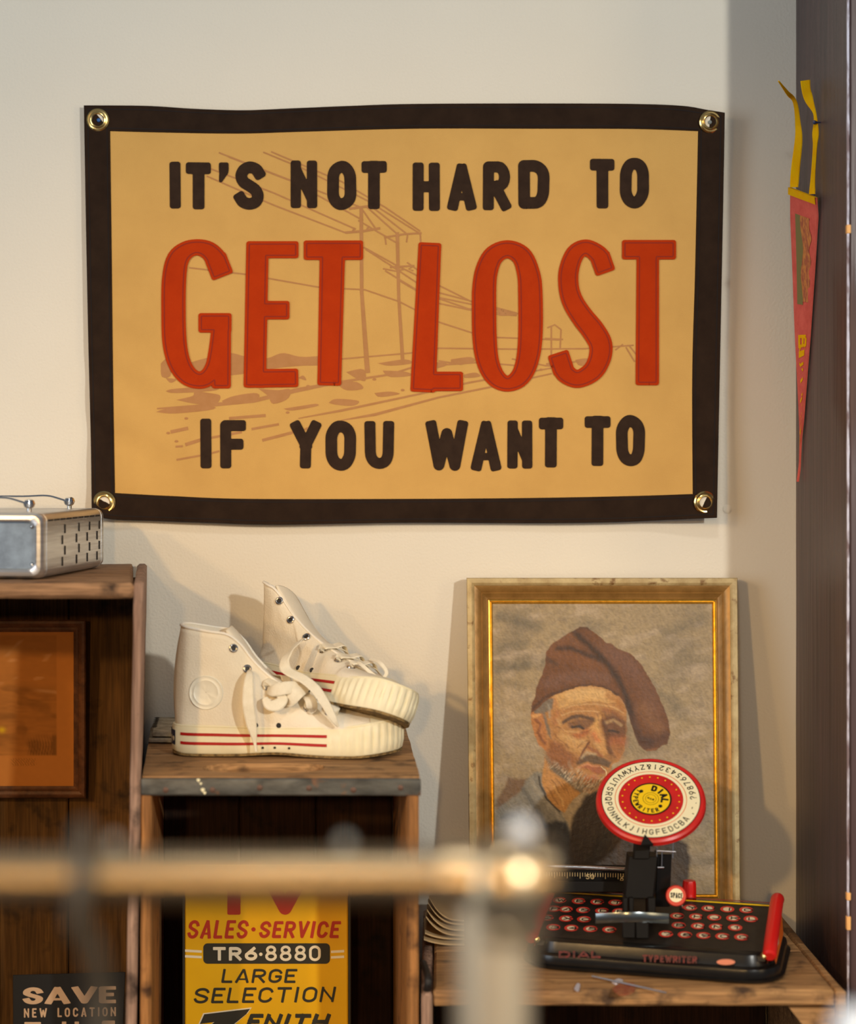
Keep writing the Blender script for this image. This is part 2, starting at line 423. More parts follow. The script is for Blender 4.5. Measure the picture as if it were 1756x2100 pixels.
# ------------------------------------------------------------------ materials
M = {}
M['wall'] = mat('painted_plaster', (.76, .71, .605, 1), .8, 0, (.79, .74, .635, 1), (3, 3, 3), 3, (.3, .7), .0008, (260, 260, 260), .25)
M['floor'] = wood('floor_boards', D(110, 75, 50), D(90, 60, 40), D(50, 34, 24), 1)
M['beam'] = mat('dark_stained_wood', D(70, 48, 43, .62), .42, 0, D(48, 33, 31, .62), (60, 60, 3), 6, (.35, .7), .0016, (90, 90, 5), .5, None, 0, .3)
M['chip_highlight'] = mat('chipped_highlight_edge', D(190, 180, 180, .7), .6, 0, D(104, 84, 80, .6), (60, 60, 24), 5, (.4, .6), 0)  # pale chipped edge, brightened so it also carries a painted highlight
M['nick'] = mat('raw_wood_nick', D(225, 160, 90, .8), .7)
M['cloth'] = mat('tan_cotton_canvas', D(203, 152, 80, .88), .95, 0, D(194, 144, 75, .88), (9, 9, 9), 4, (.35, .7), .0005, (900, 900, 900), .1)
M['border'] = mat('dark_brown_binding', D(42, 28, 18, .74), .95, 0, D(34, 22, 14, .74), (30, 30, 30), 4, (.35, .7), .0004, (900, 900, 900), .1)
M['thread'] = mat('dark_thread', D(22, 14, 11, .8), .95)
M['felt_black'] = mat('black_brown_print', D(53, 37, 26, .85), .95, 0, D(45, 31, 22, .85), (60, 60, 60), 3, (.35, .7), .0003, (700, 700, 700), .08)
M['felt_red'] = mat('orange_red_felt', D(190, 56, 13, 1.08), .95, 0, D(180, 51, 12, 1.08), (25, 25, 25), 4, (.35, .7), .0005, (700, 700, 700), .08)
M['stitch_red'] = mat('dark_red_stitching', D(120, 28, 10, .75), .9)
M['print'] = mat('brown_screen_print', D(172, 118, 70, .86), .95, 0, D(166, 112, 64, .86), (60, 60, 60), 3, (.35, .7), 0, None, .1)
M['brass'] = mat('polished_brass', (.86, .60, .22, 1), .22, 1)
M['pin'] = mat('blue_pin', D(40, 90, 140), .35); M['pin_grey'] = mat('grey_pin', D(130, 130, 120), .4)
M['pin_blue_dark'] = mat('dark_blue_pin', D(50, 60, 95), .35)

# ------------------------------------------------------------------ the setting
WR = .5207
mb = MB(); mb.box(-1.7, WR + .02, 0, .1, 0, 2.7, .001, None, 0, (1, 1, 1)); struct(mb, 'wall_back', M['wall'])
mb = MB(); mb.box(-1.7, 1.2, -2.3, .1, -.06, 0); struct(mb, 'floor', M['floor'])
mb = MB()
mb.hexa([Vector((x, y, z)) for z in (0, 2.7) for y in (-.31, .1) for x in (WR, 1.2)], (2, 4, 30), .0006, .004)
o = struct(mb, 'wall_right', M['beam'])
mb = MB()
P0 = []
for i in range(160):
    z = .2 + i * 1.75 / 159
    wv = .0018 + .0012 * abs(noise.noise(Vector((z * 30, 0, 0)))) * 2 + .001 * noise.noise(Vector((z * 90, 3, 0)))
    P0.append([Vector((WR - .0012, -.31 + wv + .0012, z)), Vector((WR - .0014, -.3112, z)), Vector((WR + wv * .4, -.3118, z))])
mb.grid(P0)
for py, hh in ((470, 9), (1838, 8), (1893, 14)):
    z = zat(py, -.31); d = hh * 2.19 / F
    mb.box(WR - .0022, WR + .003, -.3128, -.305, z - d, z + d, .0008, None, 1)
struct(mb, 'trim_1', [M['chip_highlight'], M['nick']])
# small filler bump on the wall right of the banner
mb = MB(); c = P(1492, 1044, -.0005); mb.lathe([(0, .0016), (.003, .0014), (.0055, .0006), (.0065, 0)], Matrix.Translation(c) @ Matrix.Rotation(R(90), 4, 'X'), 16)
struct(mb, 'trim_2', M['wall'])

# ------------------------------------------------------------------ banner
def sm(a, b, x): t = max(0, min(1, (x - a) / (b - a))); return t * t * (3 - 2 * t)
def BN(px, py, h=0):
    wv = .0045 * noise.noise(Vector((px / 330, py / 260, 1.7))) + .0022 * noise.noise(Vector((px / 120, py / 120, 4.2)))
    # diagonal drag folds at the lower left and upper left corners
    q = (px - 240) * .62 + (py - 700) * .62; fade = math.exp(-((px - 250) / 150) ** 2) * sm(640, 800, py)
    wv += .0024 * math.sin((-(px - 240) * .5 + (py - 700) * 1.0) / 19) * fade
    fade2 = math.exp(-((px - 950) / 130) ** 2) * sm(520, 230, py)
    wv += .0022 * math.sin((px + .3 * py) / 34) * fade2
    lift = .020 * sm(1300, 1490, px) + .006 * sm(900, 1070, py) + .003 * sm(300, 170, px)
    y = -(.012 + wv + lift) - h
    return P(px, py, y)
def lerp_curve(pts, horizontal=True):
    A = np.array(pts, float); k = 0 if horizontal else 1
    s = spl(pts, 160); s = np.array(s); order = np.argsort(s[:, k])
    return lambda t: float(np.interp(t, s[order, k], s[order, 1 - k]))
oT = [(172, 216), (300, 217), (400, 223), (500, 226), (600, 222), (720, 217), (850, 213), (1100, 212), (1300, 213), (1400, 217), (1450, 225), (1487, 231)]
oB = [(188, 1058), (230, 1065), (309, 1068), (429, 1072), (549, 1076), (700, 1074), (847, 1072), (1099, 1073), (1258, 1071), (1378, 1066), (1471, 1062)]
oL = [(172, 216), (176, 450), (181, 700), (186, 900), (188, 1058)]
oR = [(1487, 231), (1484, 400), (1480, 600), (1476, 800), (1473, 950), (1471, 1062)]
iT = [(226, 269), (341, 272), (489, 274), (628, 270), (847, 264), (1099, 264), (1298, 264.5), (1432, 269)]
iB = [(236, 1011), (349, 1017), (509, 1023), (847, 1023), (1099, 1021), (1300, 1017), (1421, 1013)]
iL = [(226, 269), (229, 500), (232, 770), (236, 1011)]
iR = [(1432, 269), (1426, 549), (1420, 770), (1421, 1013)]
def samp(c, n): return spl(c, n)
banner = thing('cloth_banner', 'tan canvas banner reading GET LOST in big orange-red letters, dark binding and brass eyelets', 'banner', P(830, 1065, -.012))
NU, NV = 110, 70
def coons(T, B, L_, R_, nu, nv):
    T, B, L_, R_ = [np.array(samp(c, n)) for c, n in ((T, nu), (B, nu), (L_, nv), (R_, nv))]
    out = []
    for i in range(nu):
        u = i / (nu - 1); row = []
        for j in range(nv):
            v = j / (nv - 1)
            p = (1 - v) * T[i] + v * B[i] + (1 - u) * L_[j] + u * R_[j] - ((1 - u) * (1 - v) * T[0] + u * (1 - v) * T[-1] + (1 - u) * v * B[0] + u * v * B[-1])
            row.append(p)
        out.append(row)
    return out
mb = MB()
gd = coons([(p[0] - (4 if k == 0 else 0), p[1] - 3) for k, p in enumerate(iT)], [(p[0], p[1] + 3) for p in iB], [(p[0] - 4, p[1]) for p in iL], [(p[0] + 4, p[1]) for p in iR], NU, NV)
mb.grid([[BN(p[0], p[1]) for p in r] for r in gd])
field = mb.build('canvas_field', M['cloth'], banner)
mb = MB()
def band(A, B, n, m=6):
    A = samp(A, n); B = samp(B, n); rows = []
    for a, b in zip(A, B):
        rows.append([BN(*(np.array(a) * (1 - t) + np.array(b) * t), h) for t, h in
                     [(0, -.0015), (0, .0006), (.02, .0018), (.25, .0024), (.5, .0024), (.75, .0024), (.97, .0018), (1, .0003)]])
    mb.grid(rows)
ciT = [(226, 269)] + iT[1:-1] + [(1432, 269)]
band(oT, iT, 110); band(oB, iB, 110); band(oL, iL, 60); band(oR, iR, 60)
border = mb.build('binding', M['border'], banner)
mb = MB()
for A, B in ((oT, iT), (oB, iB), (oL, iL), (oR, iR)):
    a, b = np.array(samp(A, 80)), np.array(samp(B, 80))
    for t in (.15, .88):
        strip(mb, [tuple(p) for p in a * (1 - t) + b * t], 1.8, BN, .0027)
mb.build('binding_stitching', M['thread'], border)
# brass eyelets
for (px, py, hidden) in ((201, 246, 0), (1457, 250, 0), (214, 1030, 0), (1446, 1030, 0)):
    c = BN(px, py, .002); mb = MB()
    n_ = Vector((.1 * (1 if px > 800 else 0), -1, -.05)).normalized()
    T = Matrix.Translation(c) @ n_.to_track_quat('Z', 'Y').to_matrix().to_4x4()
    s = 23 * (c.y + 2.5) / F
    mb.lathe([(s * .48, -.001), (s * .5, .002), (s * .58, .0034), (s * .68, .003), (s * .76, .0022), (s * .88, .0026), (s, .0012), (s * 1.02, -.001)], T, 40)
    ey = mb.build('eyelet', M['brass'], banner)
    mb = MB(); mb.lathe([(0, .0002), (s * .5, .0002)], T, 24); mb.build('eyelet_hole', M['wall'], ey)
# printed roadside drawing
DW = BN
mb = MB(); hP = .0005
wires = [[(449, 313), (740, 425), (770, 468)], [(540, 312), (620, 345), (755, 412), (860, 478)], [(556, 311), (700, 372), (790, 425), (862, 474)],
         [(432, 346), (560, 395), (730, 470)], [(424, 361), (560, 420), (708, 477)], [(470, 322), (600, 372), (745, 452)],
         [(752, 424), (815, 480)], [(763, 424), (835, 480)], [(735, 452), (812, 497)],
         [(746, 507), (815, 545), (850, 562), (900, 600), (1060, 642)], [(750, 511), (812, 551), (900, 610), (1058, 643)],
         [(835, 538), (900, 585), (970, 620), (1060, 643)], [(790, 555), (860, 598), (960, 633), (1060, 646)], [(820, 576), (900, 622), (1000, 643), (1060, 647)],
         [(388, 549), (500, 562), (660, 590), (748, 594), (818, 618), (902, 661), (970, 683), (1020, 692), (1150, 697)],
         [(690, 737), (842, 724), (900, 714), (1060, 716), (1200, 715), (1300, 708)],
         [(900, 740), (945, 747), (970, 742)], [(1050, 736), (1120, 750), (1230, 735)], [(1018, 746), (1090, 752)],
         [(1278, 706), (1262, 718)], [(1284, 712), (1302, 742)], [(1290, 708), (1310, 733)], [(1123, 672), (1138, 666), (1151, 676)],
         [(1118, 694), (1155, 696)], [(1131, 668), (1131, 730)], [(1151, 676), (1149, 716)], [(862, 476), (863, 497)],
         [(790, 487), (792, 502)], [(836, 482), (834, 497)], [(850, 545), (838, 552), (848, 555)], [(786, 551), (812, 556), (830, 552)]]
for l in wires: strip(mb, l, 3.1, BN, hP, 14)
strip(mb, [(741, 425), (742, 600), (754, 765)], [7, 7, 10], BN, hP + .0001); strip(mb, [(815, 476), (818, 610), (826, 738)], [7, 6, 7], BN, hP + .0001)
strip(mb, [(708, 477), (745, 474), (780, 468)], 5, BN, hP + .0001); strip(mb, [(716, 428), (762, 422)], 5, BN, hP + .0001)
strip(mb, [(788, 487), (830, 480), (865, 478)], 4, BN, hP + .0001); strip(mb, [(800, 548), (850, 545)], 4, BN, hP + .0001)
strip(mb, [(722, 477), (728, 467)], 4, BN, hP); strip(mb, [(752, 473), (757, 463)], 4, BN, hP)
strip(mb, [(322, 838), (420, 832), (520, 822), (610, 800), (700, 783), (800, 768), (850, 752), (1000, 742)], [3, 7, 8, 9, 5, 4, 4, 3], BN, hP)
strip(mb, [(612, 858), (700, 842), (860, 808), (960, 785), (1130, 755)], [2, 5, 4, 4, 3], BN, hP); strip(mb, [(700, 862), (770, 850), (900, 815), (1010, 793), (1132, 766)], [2, 6, 4, 4, 3], BN, hP)
for a, b, c_ in (((516, 880), (572, 870), 5), ((538, 903), (600, 887), 6), ((600, 887), (660, 872), 4), ((350, 886), (386, 878), 7), ((380, 912), (412, 902), 7), ((432, 898), (496, 886), 5), ((362, 943), (412, 934), 4), ((432, 930), (450, 925), 4), ((470, 858), (545, 852), 6), ((375, 915), (360, 916), 4)):
    strip(mb, [a, b], c_, BN, hP)
blobs = [[(385, 745), (420, 735), (470, 724), (500, 730), (545, 735), (580, 724), (620, 732), (690, 729), (690, 748), (620, 750), (560, 756), (470, 770), (400, 762)],
         [(330, 745), (345, 735), (350, 770), (332, 772)], [(340, 775), (362, 778), (350, 785)],
         [(340, 802), (360, 797), (440, 793), (440, 801), (360, 806)], [(362, 820), (395, 812), (400, 803), (430, 806), (452, 812), (440, 830), (400, 828)],
         [(455, 822), (480, 812), (525, 806), (527, 818), (470, 830)], [(530, 797), (570, 800), (595, 798), (590, 818), (560, 828), (550, 812)],
         [(582, 838), (620, 832), (648, 828), (650, 833), (600, 842)], [(674, 826), (690, 818), (735, 822), (725, 832), (690, 830)], [(768, 806), (800, 803), (820, 808), (780, 814)],
         [(710, 763), (745, 757), (750, 780), (735, 778)], [(690, 785), (730, 783), (745, 797), (710, 800)], [(785, 760), (830, 762), (845, 770), (800, 773)],
         [(775, 745), (830, 737), (845, 745), (800, 750)], [(925, 737), (965, 732), (972, 742), (930, 745)], [(952, 768), (975, 764), (985, 772), (955, 775)],
         [(1022, 632), (1058, 640), (1060, 645), (1022, 647)], [(1180, 738), (1205, 735), (1220, 745), (1190, 750)], [(1120, 745), (1140, 742), (1150, 750), (1125, 752)],
         [(320, 845), (345, 838), (430, 833), (435, 840), (360, 848)], [(855, 752), (905, 742), (915, 750), (870, 760)], [(612, 775), (622, 770), (628, 780)]]
for b in blobs:
    blob(mb, smooth_poly(b), BN, -.0002, hP)
for x, y in ((382, 858), (632, 792), (768, 778), (826, 800), (630, 879), (590, 846), (345, 888), (362, 905), (690, 760), (1110, 758)):
    blob(mb, ell(x, y, 4, 2.6, 10), BN, -.0002, hP)
mb.build('printed_landscape', M['print'], field)
# black lettering
top = [('I', 348, 367, 331, 427), ('T', 381, 433, 333, 429), ("S", 483, 541, 331, 430), ('N', 596, 651, 328, 427), ('O', 671, 731, 330, 431), ('T', 742, 793, 330, 429),
       ('H', 847, 902, 333, 432), ('A', 918, 977, 335, 431), ('R', 991, 1047, 331, 431), ('D', 1063, 1127, 328, 428), ('T', 1210, 1261, 326, 427), ('O', 1272, 1331, 323, 427)]
bot = [('I', 411, 432, 858, 960), ('F', 452, 504, 861, 960), ('Y', 597, 657, 863, 961), ('O', 668, 730, 862, 965), ('U', 748, 808, 863, 962), ('W', 874, 959, 862, 965),
       ('A', 967, 1027, 863, 965), ('N', 1040, 1093, 862, 962), ('T', 1106, 1155, 856, 959), ('T', 1200, 1252, 853, 956), ('O', 1264, 1323, 851, 956)]
hL0, hL1 = -.0004, .0013
words = [top[0:3], top[3:6], top[6:10], top[10:12], bot[0:2], bot[2:5], bot[5:9], bot[9:11]]
for k, row in enumerate(words):
    mb = MB()
    for ch, x0, x1, y0, y1 in row:
        ww = 24 if ch in 'SOTD' else 22.5
        if ch == 'S':
            ls, ins = outline([[tuple(p) for p in spl([(531, 355), (525, 347), (512, 343), (500, 349), (495, 361), (500, 373), (512, 381), (524, 390), (529, 402), (524, 414), (511, 418), (499, 414), (493, 406)], 50)]], 24, 6, 1.2)
        else: ls, ins = glyph(ch, (x0, x1, y0, y1), ww, 5.5, 1.2, True, 0, (0.0,), .5)
        emboss(mb, ls[0], ins, BN, hL0, hL1, 14)
    if k == 0:
        ls, ins = outline([[(459, 343, 20), (459, 352, 19), (453, 370, 8)]], 20, 4, 1.2); emboss(mb, ls[0], ins, BN, hL0, hL1, 14)
    mb.build('printed_word', M['felt_black'], banner)
red = {
 'G': [[(449, 546, 46), (441, 528, 43), (426, 513, 38), (404, 507, 33), (381, 514, 38), (364, 534, 46), (357, 575, 50), (356, 640, 50), (358, 700, 50), (367, 742, 47), (383, 768, 42), (404, 779, 36), (424, 775, 37), (440, 755, 40), (447, 725, 40), (452, 680, 38)],
       [(427, 662, 40), (455, 662, 40)], [(454, 662, 40), (454, 777, 39)]],
 'E': [[(528, 519, 46), (523, 772, 46)], [(523, 512, 35), (595, 512, 35)], [(523, 636, 38), (575, 636, 38)], [(523, 776, 38), (593, 775, 38)]],
 'T': [[(643, 513, 40), (725, 513, 40)], [(682, 520, 52), (676, 766, 49)]],
 'L': [[(881, 521, 47), (869, 778, 52)], [(869, 782, 40), (930, 782, 40)]],
 'O': [[(993, 600, 50), (997, 560, 47), (1012, 525, 42), (1041, 511, 37), (1070, 525, 42), (1084, 560, 47), (1088, 600, 50), (1088, 690, 50), (1081, 742, 46), (1066, 774, 40), (1041, 787, 32), (1017, 774, 40), (1001, 742, 46), (994, 690, 50), (993, 600, 50)]],
 'S': [[(1236, 540, 42), (1228, 523, 40), (1203, 508, 34), (1180, 520, 38), (1167, 555, 41), (1167, 590, 42), (1176, 620, 44), (1195, 650, 46), (1217, 678, 48), (1232, 706, 48), (1230, 735, 46), (1215, 762, 42), (1185, 777, 37), (1160, 765, 41), (1151, 744, 44)]],
 'U': [[(1296, 512, 40), (1367, 512, 40)], [(1329, 520, 46), (1328, 766, 48)]],
}
mb = MB(); mbs = MB()
for k, st in red.items():
    st = [[tuple(p) for p in (spl(s, len(s) * 5) if len(s) > 3 else s)] for s in st]
    ls, ins = outline(st, 45, 5, 1.3, True, (0.0, -6.0))
    emboss(mb, ls[0], ins, BN, hL0, .0022, 14)
    for lp in ls[1]: strip(mbs, lp, 2.0, BN, .0026, 9, 0, True)
rl = mb.build('large_lettering', M['felt_red'], banner)
mbs.build('letter_stitching', M['stitch_red'], rl)
# pins that hold the upper corners
for px, py, m_, lb in ((203, 247, 'pin', 'small blue pin head inside the upper left eyelet of the banner'), (1456, 251, 'pin_grey', 'small grey pin head inside the upper right eyelet of the banner')):
    c = BN(px, py, .0022); mb = MB()
    T = Matrix.Translation(c) @ Matrix.Rotation(R(90), 4, 'X')
    mb.lathe([(0, .004), (.0016, .0037), (.0026, .0028), (.0028, .001), (.0012, 0), (.0007, -.001), (.0005, -abs(c.y) - .002)], T, 16)
    single(mb, 'push_pin', M[m_], (c.x, c.y, c.z - .003), lb, 'pin', 'pins holding the banner')

# ------------------------------------------------------------------ pennant on the side of the dark post
M['pen_red'] = mat('faded_red_felt', D(190, 86, 70, .6), .95, 0, D(178, 74, 60, .6), (60, 60, 60), 3, (.35, .7), .0006, (500, 500, 500), .08)
M['pen_yel'] = mat('mustard_felt', D(228, 150, 8, .6), .95, 0, D(216, 138, 6, .6), (60, 60, 60), 3, (.35, .7), .0004, (500, 500, 500), .08)
M['pen_green'] = mat('faded_green_print', D(108, 96, 52, .6), .95); M['pen_tan'] = mat('faded_tan_print', D(176, 110, 52, .6), .95, 0, D(140, 72, 48, .6), (200, 200, 90), 3, (.4, .6))
L_e = [(1621, 385), (1621, 440), (1624, 520), (1627, 600), (1630, 680), (1634, 760), (1638, 840), (1640, 900), (1639, 945), (1634, 988)]
R_e = [(1673, 405), (1677, 460), (1676, 540), (1672, 610), (1665, 680), (1658, 740), (1653, 800), (1651, 860), (1647, 905), (1636, 988)]
def PN(u, v, h=0):
    """u across 0..1, v down 0..1"""
    a = np.array(pl(v)); b = np.array(pr(v)); p = a * (1 - u) + b * u
    d0 = 2.435 + .03 * v; d1 = 2.435 - (2.435 - 2.335) * (1 - v) ** 1.0 + .03 * v - .0
    d = d0 * (1 - u) + d1 * u
    x = (p[0] - CX) * d / F; xx = min(x, WR - .004) - h
    return Vector((xx, d - 2.5, 1 + (CY - p[1]) * d / F))
_la, _ra = np.array(spl(L_e, 100)), np.array(spl(R_e, 100))
pl = lambda v: _la[min(99, max(0, int(round(v * 99))))]; pr = lambda v: _ra[min(99, max(0, int(round(v * 99))))]
pen = thing('felt_pennant', 'faded red felt pennant with mustard band and ties hanging on the dark wooden post', 'pennant', PN(.5, 1))
mb = MB(); mb.grid([[PN(u, v / 99) for u in (0, .2, .4, .6, .8, 1)] + [PN(u, v / 99, -.002) for u in (1, .5, 0)] for v in range(100)], 0, False, True)
pb = mb.build('felt_body', M['pen_red'], pen)
mb = MB()
mb.grid([[PN(u, v, .0012) for v in (-.0 , .02 + .0 * u, .045)] + [PN(u, .045, -.002), PN(u, 0, -.003)] for u in np.linspace(-.05, 1.0, 8)], 0, False, True)
mb.build('header_band', M['pen_yel'], pen)
def tie(path, ws, ds):
    mb = MB(); pts = [P(x, y, d - 2.5) for (x, y), d in zip(path, ds)]
    pts = [Vector(p) for p in spl([tuple(p) for p in pts], 40)]; w_ = [float(v[0]) for v in spl([(x,) for x in ws], 40)]
    ns = [Vector((-.55 + .4 * math.sin(i * .22), -.8, 0)) for i in range(40)]
    mb.ribbon(pts, w_, ns, .0009); return mb.build('tie_string', M['pen_yel'], pen)
tie([(1629, 384), (1632, 345), (1638, 290), (1637, 255), (1631, 210), (1615, 190), (1597, 166)], [.012, .012, .011, .010, .008, .005, .002], [2.42, 2.42, 2.42, 2.42, 2.40, 2.38, 2.36])
tie([(1666, 398), (1668, 360), (1672, 300), (1673, 272), (1672, 235), (1660, 205), (1654, 185), (1652, 165)], [.009, .006, .006, .010, .005, .012, .012, .013], [2.35, 2.35, 2.35, 2.35, 2.35, 2.36, 2.36, 2.36])
mb = MB()
mb.grid([[PN(u, v, .0006) for u in (.2, .3, .42 + .05 * math.sin(v * 40))] for v in np.linspace(.105, .36, 20)], 0)
mb.grid([[PN(u, v, .0006) for u in (.42 + .05 * math.sin(v * 40), .6, .74 + .05 * math.sin(v * 90))] for v in np.linspace(.105, .35, 24)], 1)
mb.build('faded_picture', [M['pen_green'], M['pen_tan']], pb)
mb = MB()
# the legible B and the worn remains of the letters below it
def PT(x, y, h): return PN(x, y, h)
def pstroke(a, b, wd=.016):
    (u0, v0), (u1, v1) = a, b; n = 4
    mb.grid([[PN(u0 + (u1 - u0) * i / n - (.06 if abs(v1 - v0) > abs(u1 - u0) * .1 else 0), v0 + (v1 - v0) * i / n - (0 if abs(v1 - v0) > abs(u1 - u0) * .1 else wd / 2), .0007),
              PN(u0 + (u1 - u0) * i / n + (.06 if abs(v1 - v0) > abs(u1 - u0) * .1 else 0), v0 + (v1 - v0) * i / n + (0 if abs(v1 - v0) > abs(u1 - u0) * .1 else wd / 2), .0007)] for i in range(n + 1)])
pstroke((.24, .458), (.7, .462)); pstroke((.3, .458), (.3, .492)); pstroke((.52, .46), (.52, .492)); pstroke((.7, .46), (.7, .49)); pstroke((.3, .493), (.5, .49)); pstroke((.52, .49), (.7, .492))
pstroke((.26, .513), (.66, .517)); pstroke((.3, .515), (.34, .53)); pstroke((.28, .545), (.62, .548), .01); pstroke((.34, .565), (.6, .568), .008); pstroke((.36, .60), (.6, .604), .007)
for v in (.645, .66, .685, .715, .735): pstroke((.3, v), (.6, v + .005), .006)
for v in (.77, .785, .80, .82, .835, .85): pstroke((.25, v), (.72, v + .006), .012)
mb.build('worn_lettering', M['pen_yel'], pb)
mb = MB(); c = P(1676, 251, 2.345 - 2.5); mb.lathe([(0, .006), (.0025, .005), (.003, .003), (.001, .0), (.0008, -.008)], Matrix.Translation(c) @ Matrix.Rotation(R(-90), 4, 'Y'), 12)
single(mb, 'push_pin', M['pin_blue_dark'], c, 'dark blue pin head in the wooden post above the pennant', 'pin')

# ------------------------------------------------------------------ wooden crates
M['crate'] = wood('weathered_crate_wood', D(168, 124, 84, .85), D(122, 86, 56, .85), D(62, 44, 30, .8), 0)
M['crate_v'] = wood('weathered_crate_wood_upright', D(170, 132, 104, .85), D(118, 86, 66, .85), D(64, 48, 38, .8), 2)
M['crate_warm'] = wood('honey_crate_wood', D(170, 112, 58, .85), D(128, 82, 42, .85), D(74, 46, 26, .8), 2)
M['crate_warm_x'] = wood('honey_crate_top', D(172, 126, 78, .8), D(132, 92, 54, .8), D(78, 54, 34, .8), 0)
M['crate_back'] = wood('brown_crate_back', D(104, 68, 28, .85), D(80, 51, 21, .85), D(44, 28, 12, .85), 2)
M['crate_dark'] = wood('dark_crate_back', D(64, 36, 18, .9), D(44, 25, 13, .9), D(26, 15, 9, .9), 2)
M['table'] = wood('table_planks', D(178, 128, 76, .85), D(134, 92, 54, .85), D(74, 52, 34, .8), 0)
M['iron'] = mat('tarnished_steel_strip', D(94, 88, 76, .85), .55, .35, D(64, 59, 50, .85), (25, 90, 90), 5, (.35, .65), .0006, (120, 120, 120), .5, (D(112, 78, 54, .8), 60, .62, .76))
M['rust'] = mat('rusty_nail', D(92, 64, 48, .8), .6, .3)
M['flake'] = mat('cream_paint_flake', D(214, 196, 150, .8), .8)
YF, YB = -.412, -.018
def crn(px, py, y): return P(px, py, y)
def board(mb, quad_top, thick, n, rough=.0012, e=.004, seed=0.):
    """quad_top: front-left, front-right, back-left, back-right (world) of the upper face"""
    a, b, c, d = quad_top; dz = Vector((0, 0, -thick))
    mb.hexa([a + dz, b + dz, c + dz, d + dz, a, b, c, d], n, rough, e, 0, seed)
# left crate ---------------------------------------------------------
zt1 = zat(1196, YF); th1 = 32 * 2.088 / F
lc = thing('wooden_crate', 'tall weathered wooden crate standing on end at the far left under the metal case', 'crate', (xat(60, YF), -.2, 0))
fl, fr = Vector((xat(-330, YF), YF, zt1)), Vector((xat(274.5, YF), YF, zt1))
bl, br = Vector((xat(-250, YB), YB, zt1)), Vector((xat(290, YB) - .012, YB, zt1))
mb = MB(); board(mb, (fl, fr, bl, br), th1, (26, 8, 1), .0018, .004, 1.); mb.build('top_board', M['crate'], lc)
mb = MB()
def vboard(mb, x0f, x1f, x0b, x1b, z0, z1, yf, yb, bottom=None, n=(1, 8, 26), rough=.0012, e=.003, seed=0.):
    """upright side panel: front x range / back x range at the top; bottom=(dx front, dx back) shift at z0"""
    d = bottom or (0, 0)
    mb.hexa([(x0f + d[0], yf, z0), (x1f + d[0], yf, z0), (x0b + d[1], yb, z0), (x1b + d[1], yb, z0), (x0f, yf, z1), (x1f, yf, z1), (x0b, yb, z1), (x1b, yb, z1)], n, rough, e, 0, seed)
ztp = zt1 + .001
vboard(mb, xat(275, YF), xat(297, YF), xat(282, YB), xat(302, YB), 0, ztp, YF, YB, (xat(247, YF) - xat(275, YF),) * 2, seed=2.)
mb.build('side_panel', M['crate_v'], lc)
mb = MB(); vboard(mb, xat(-355, YF), xat(-330, YF), xat(-290, YB), xat(-262, YB), 0, ztp, YF, YB); mb.build('side_panel', M['crate_v'], lc)
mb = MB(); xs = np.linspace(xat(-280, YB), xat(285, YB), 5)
mb.box(xs[0], xs[-1], YB - .002, YB, 0, zt1 - th1, .0005)  # thin unseen backing, added to stop light leaking between the planks
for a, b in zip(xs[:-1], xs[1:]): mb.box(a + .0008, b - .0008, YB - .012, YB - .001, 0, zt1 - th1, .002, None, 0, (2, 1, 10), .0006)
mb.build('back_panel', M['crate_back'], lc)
mb = MB(); mb.box(xat(-340, YF), xat(258, YF), YF + .005, YB - .012, 0, .018); mb.build('bottom_board', M['crate'], lc)
# middle crate --------------------------------------------------------
zt2 = zat(1594, YF); zb2 = zat(1632, YF)
mc = thing('wooden_crate', 'wooden crate with a nailed steel strip along its top, carrying the white sneakers', 'crate', (xat(575, YF), -.2, 0))
X0, X1 = xat(290.5, YF), xat(861, YF); XB0, XB1 = xat(310, YB), xat(832, YB)
def top2(u, v, h=0): return Vector((X0 + (X1 - X0) * u, YF + .006, zt2 + h)).lerp(Vector((XB0 + (XB1 - XB0) * u, YB, zt2 + h)), v)
mb = MB()
hs, he, hv0, hv1 = .215, .66, .02, .34   # hand hole
N1 = 48; N2 = 24
# board with a long rounded hand hole: rows of the grid are skipped inside the slot and its rim is walled
hc = [(u, v) for u, v in [(.4375 + .2225 * math.copysign(abs(math.cos(q)) ** .6, math.cos(q)), .155 + .085 * math.copysign(abs(math.sin(q)) ** .8, math.sin(q))) for q in [2 * math.pi * i / 48 for i in range(48)]]]
outer = [(0, 0), (1, 0), (1, 1), (0, 1)]
def dens(p, n=16): return [(p[i][0] + (p[(i + 1) % 4][0] - p[i][0]) * k / n, p[i][1] + (p[(i + 1) % 4][1] - p[i][1]) * k / n) for i in range(4) for k in range(n)]
od = dens(outer); pin = poly_inside(hc)
def rough_top(u, v, h):
    p = top2(u, v, h); return p + noise.noise_vector(p * 22) * .0010 * (1 if h < .001 else 1)
emboss(mb, [od, hc], lambda x, y: not pin(x, y) and 0 <= x <= 1 and 0 <= y <= 1, lambda u, v, h: rough_top(u, v, h), -.017, 0, .08)
V_, T_ = fill([od, hc], lambda x, y: not pin(x, y) and 0 <= x <= 1 and 0 <= y <= 1, None); mb.add([top2(x, y, -.017) for x, y in V_], T_)
mb.build('top_board', M['crate_warm_x'], mc)
mb = MB(); zs = zb2
mb.hexa([(X0 - .001, YF - .001, zb2), (X1 + .001, YF - .001, zb2), (X0 - .001, YF + .006, zb2), (X1 + .001, YF + .006, zb2),
         (X0 - .001, YF - .001, zt2 - .0015), (X1 + .001, YF - .001, zt2 - .0015), (X0 - .001, YF + .006, zt2 - .0015), (X1 + .001, YF + .006, zt2 - .0015)], (30, 1, 2), .0009, .002)
strp = mb.build('steel_strip', M['iron'], mc)
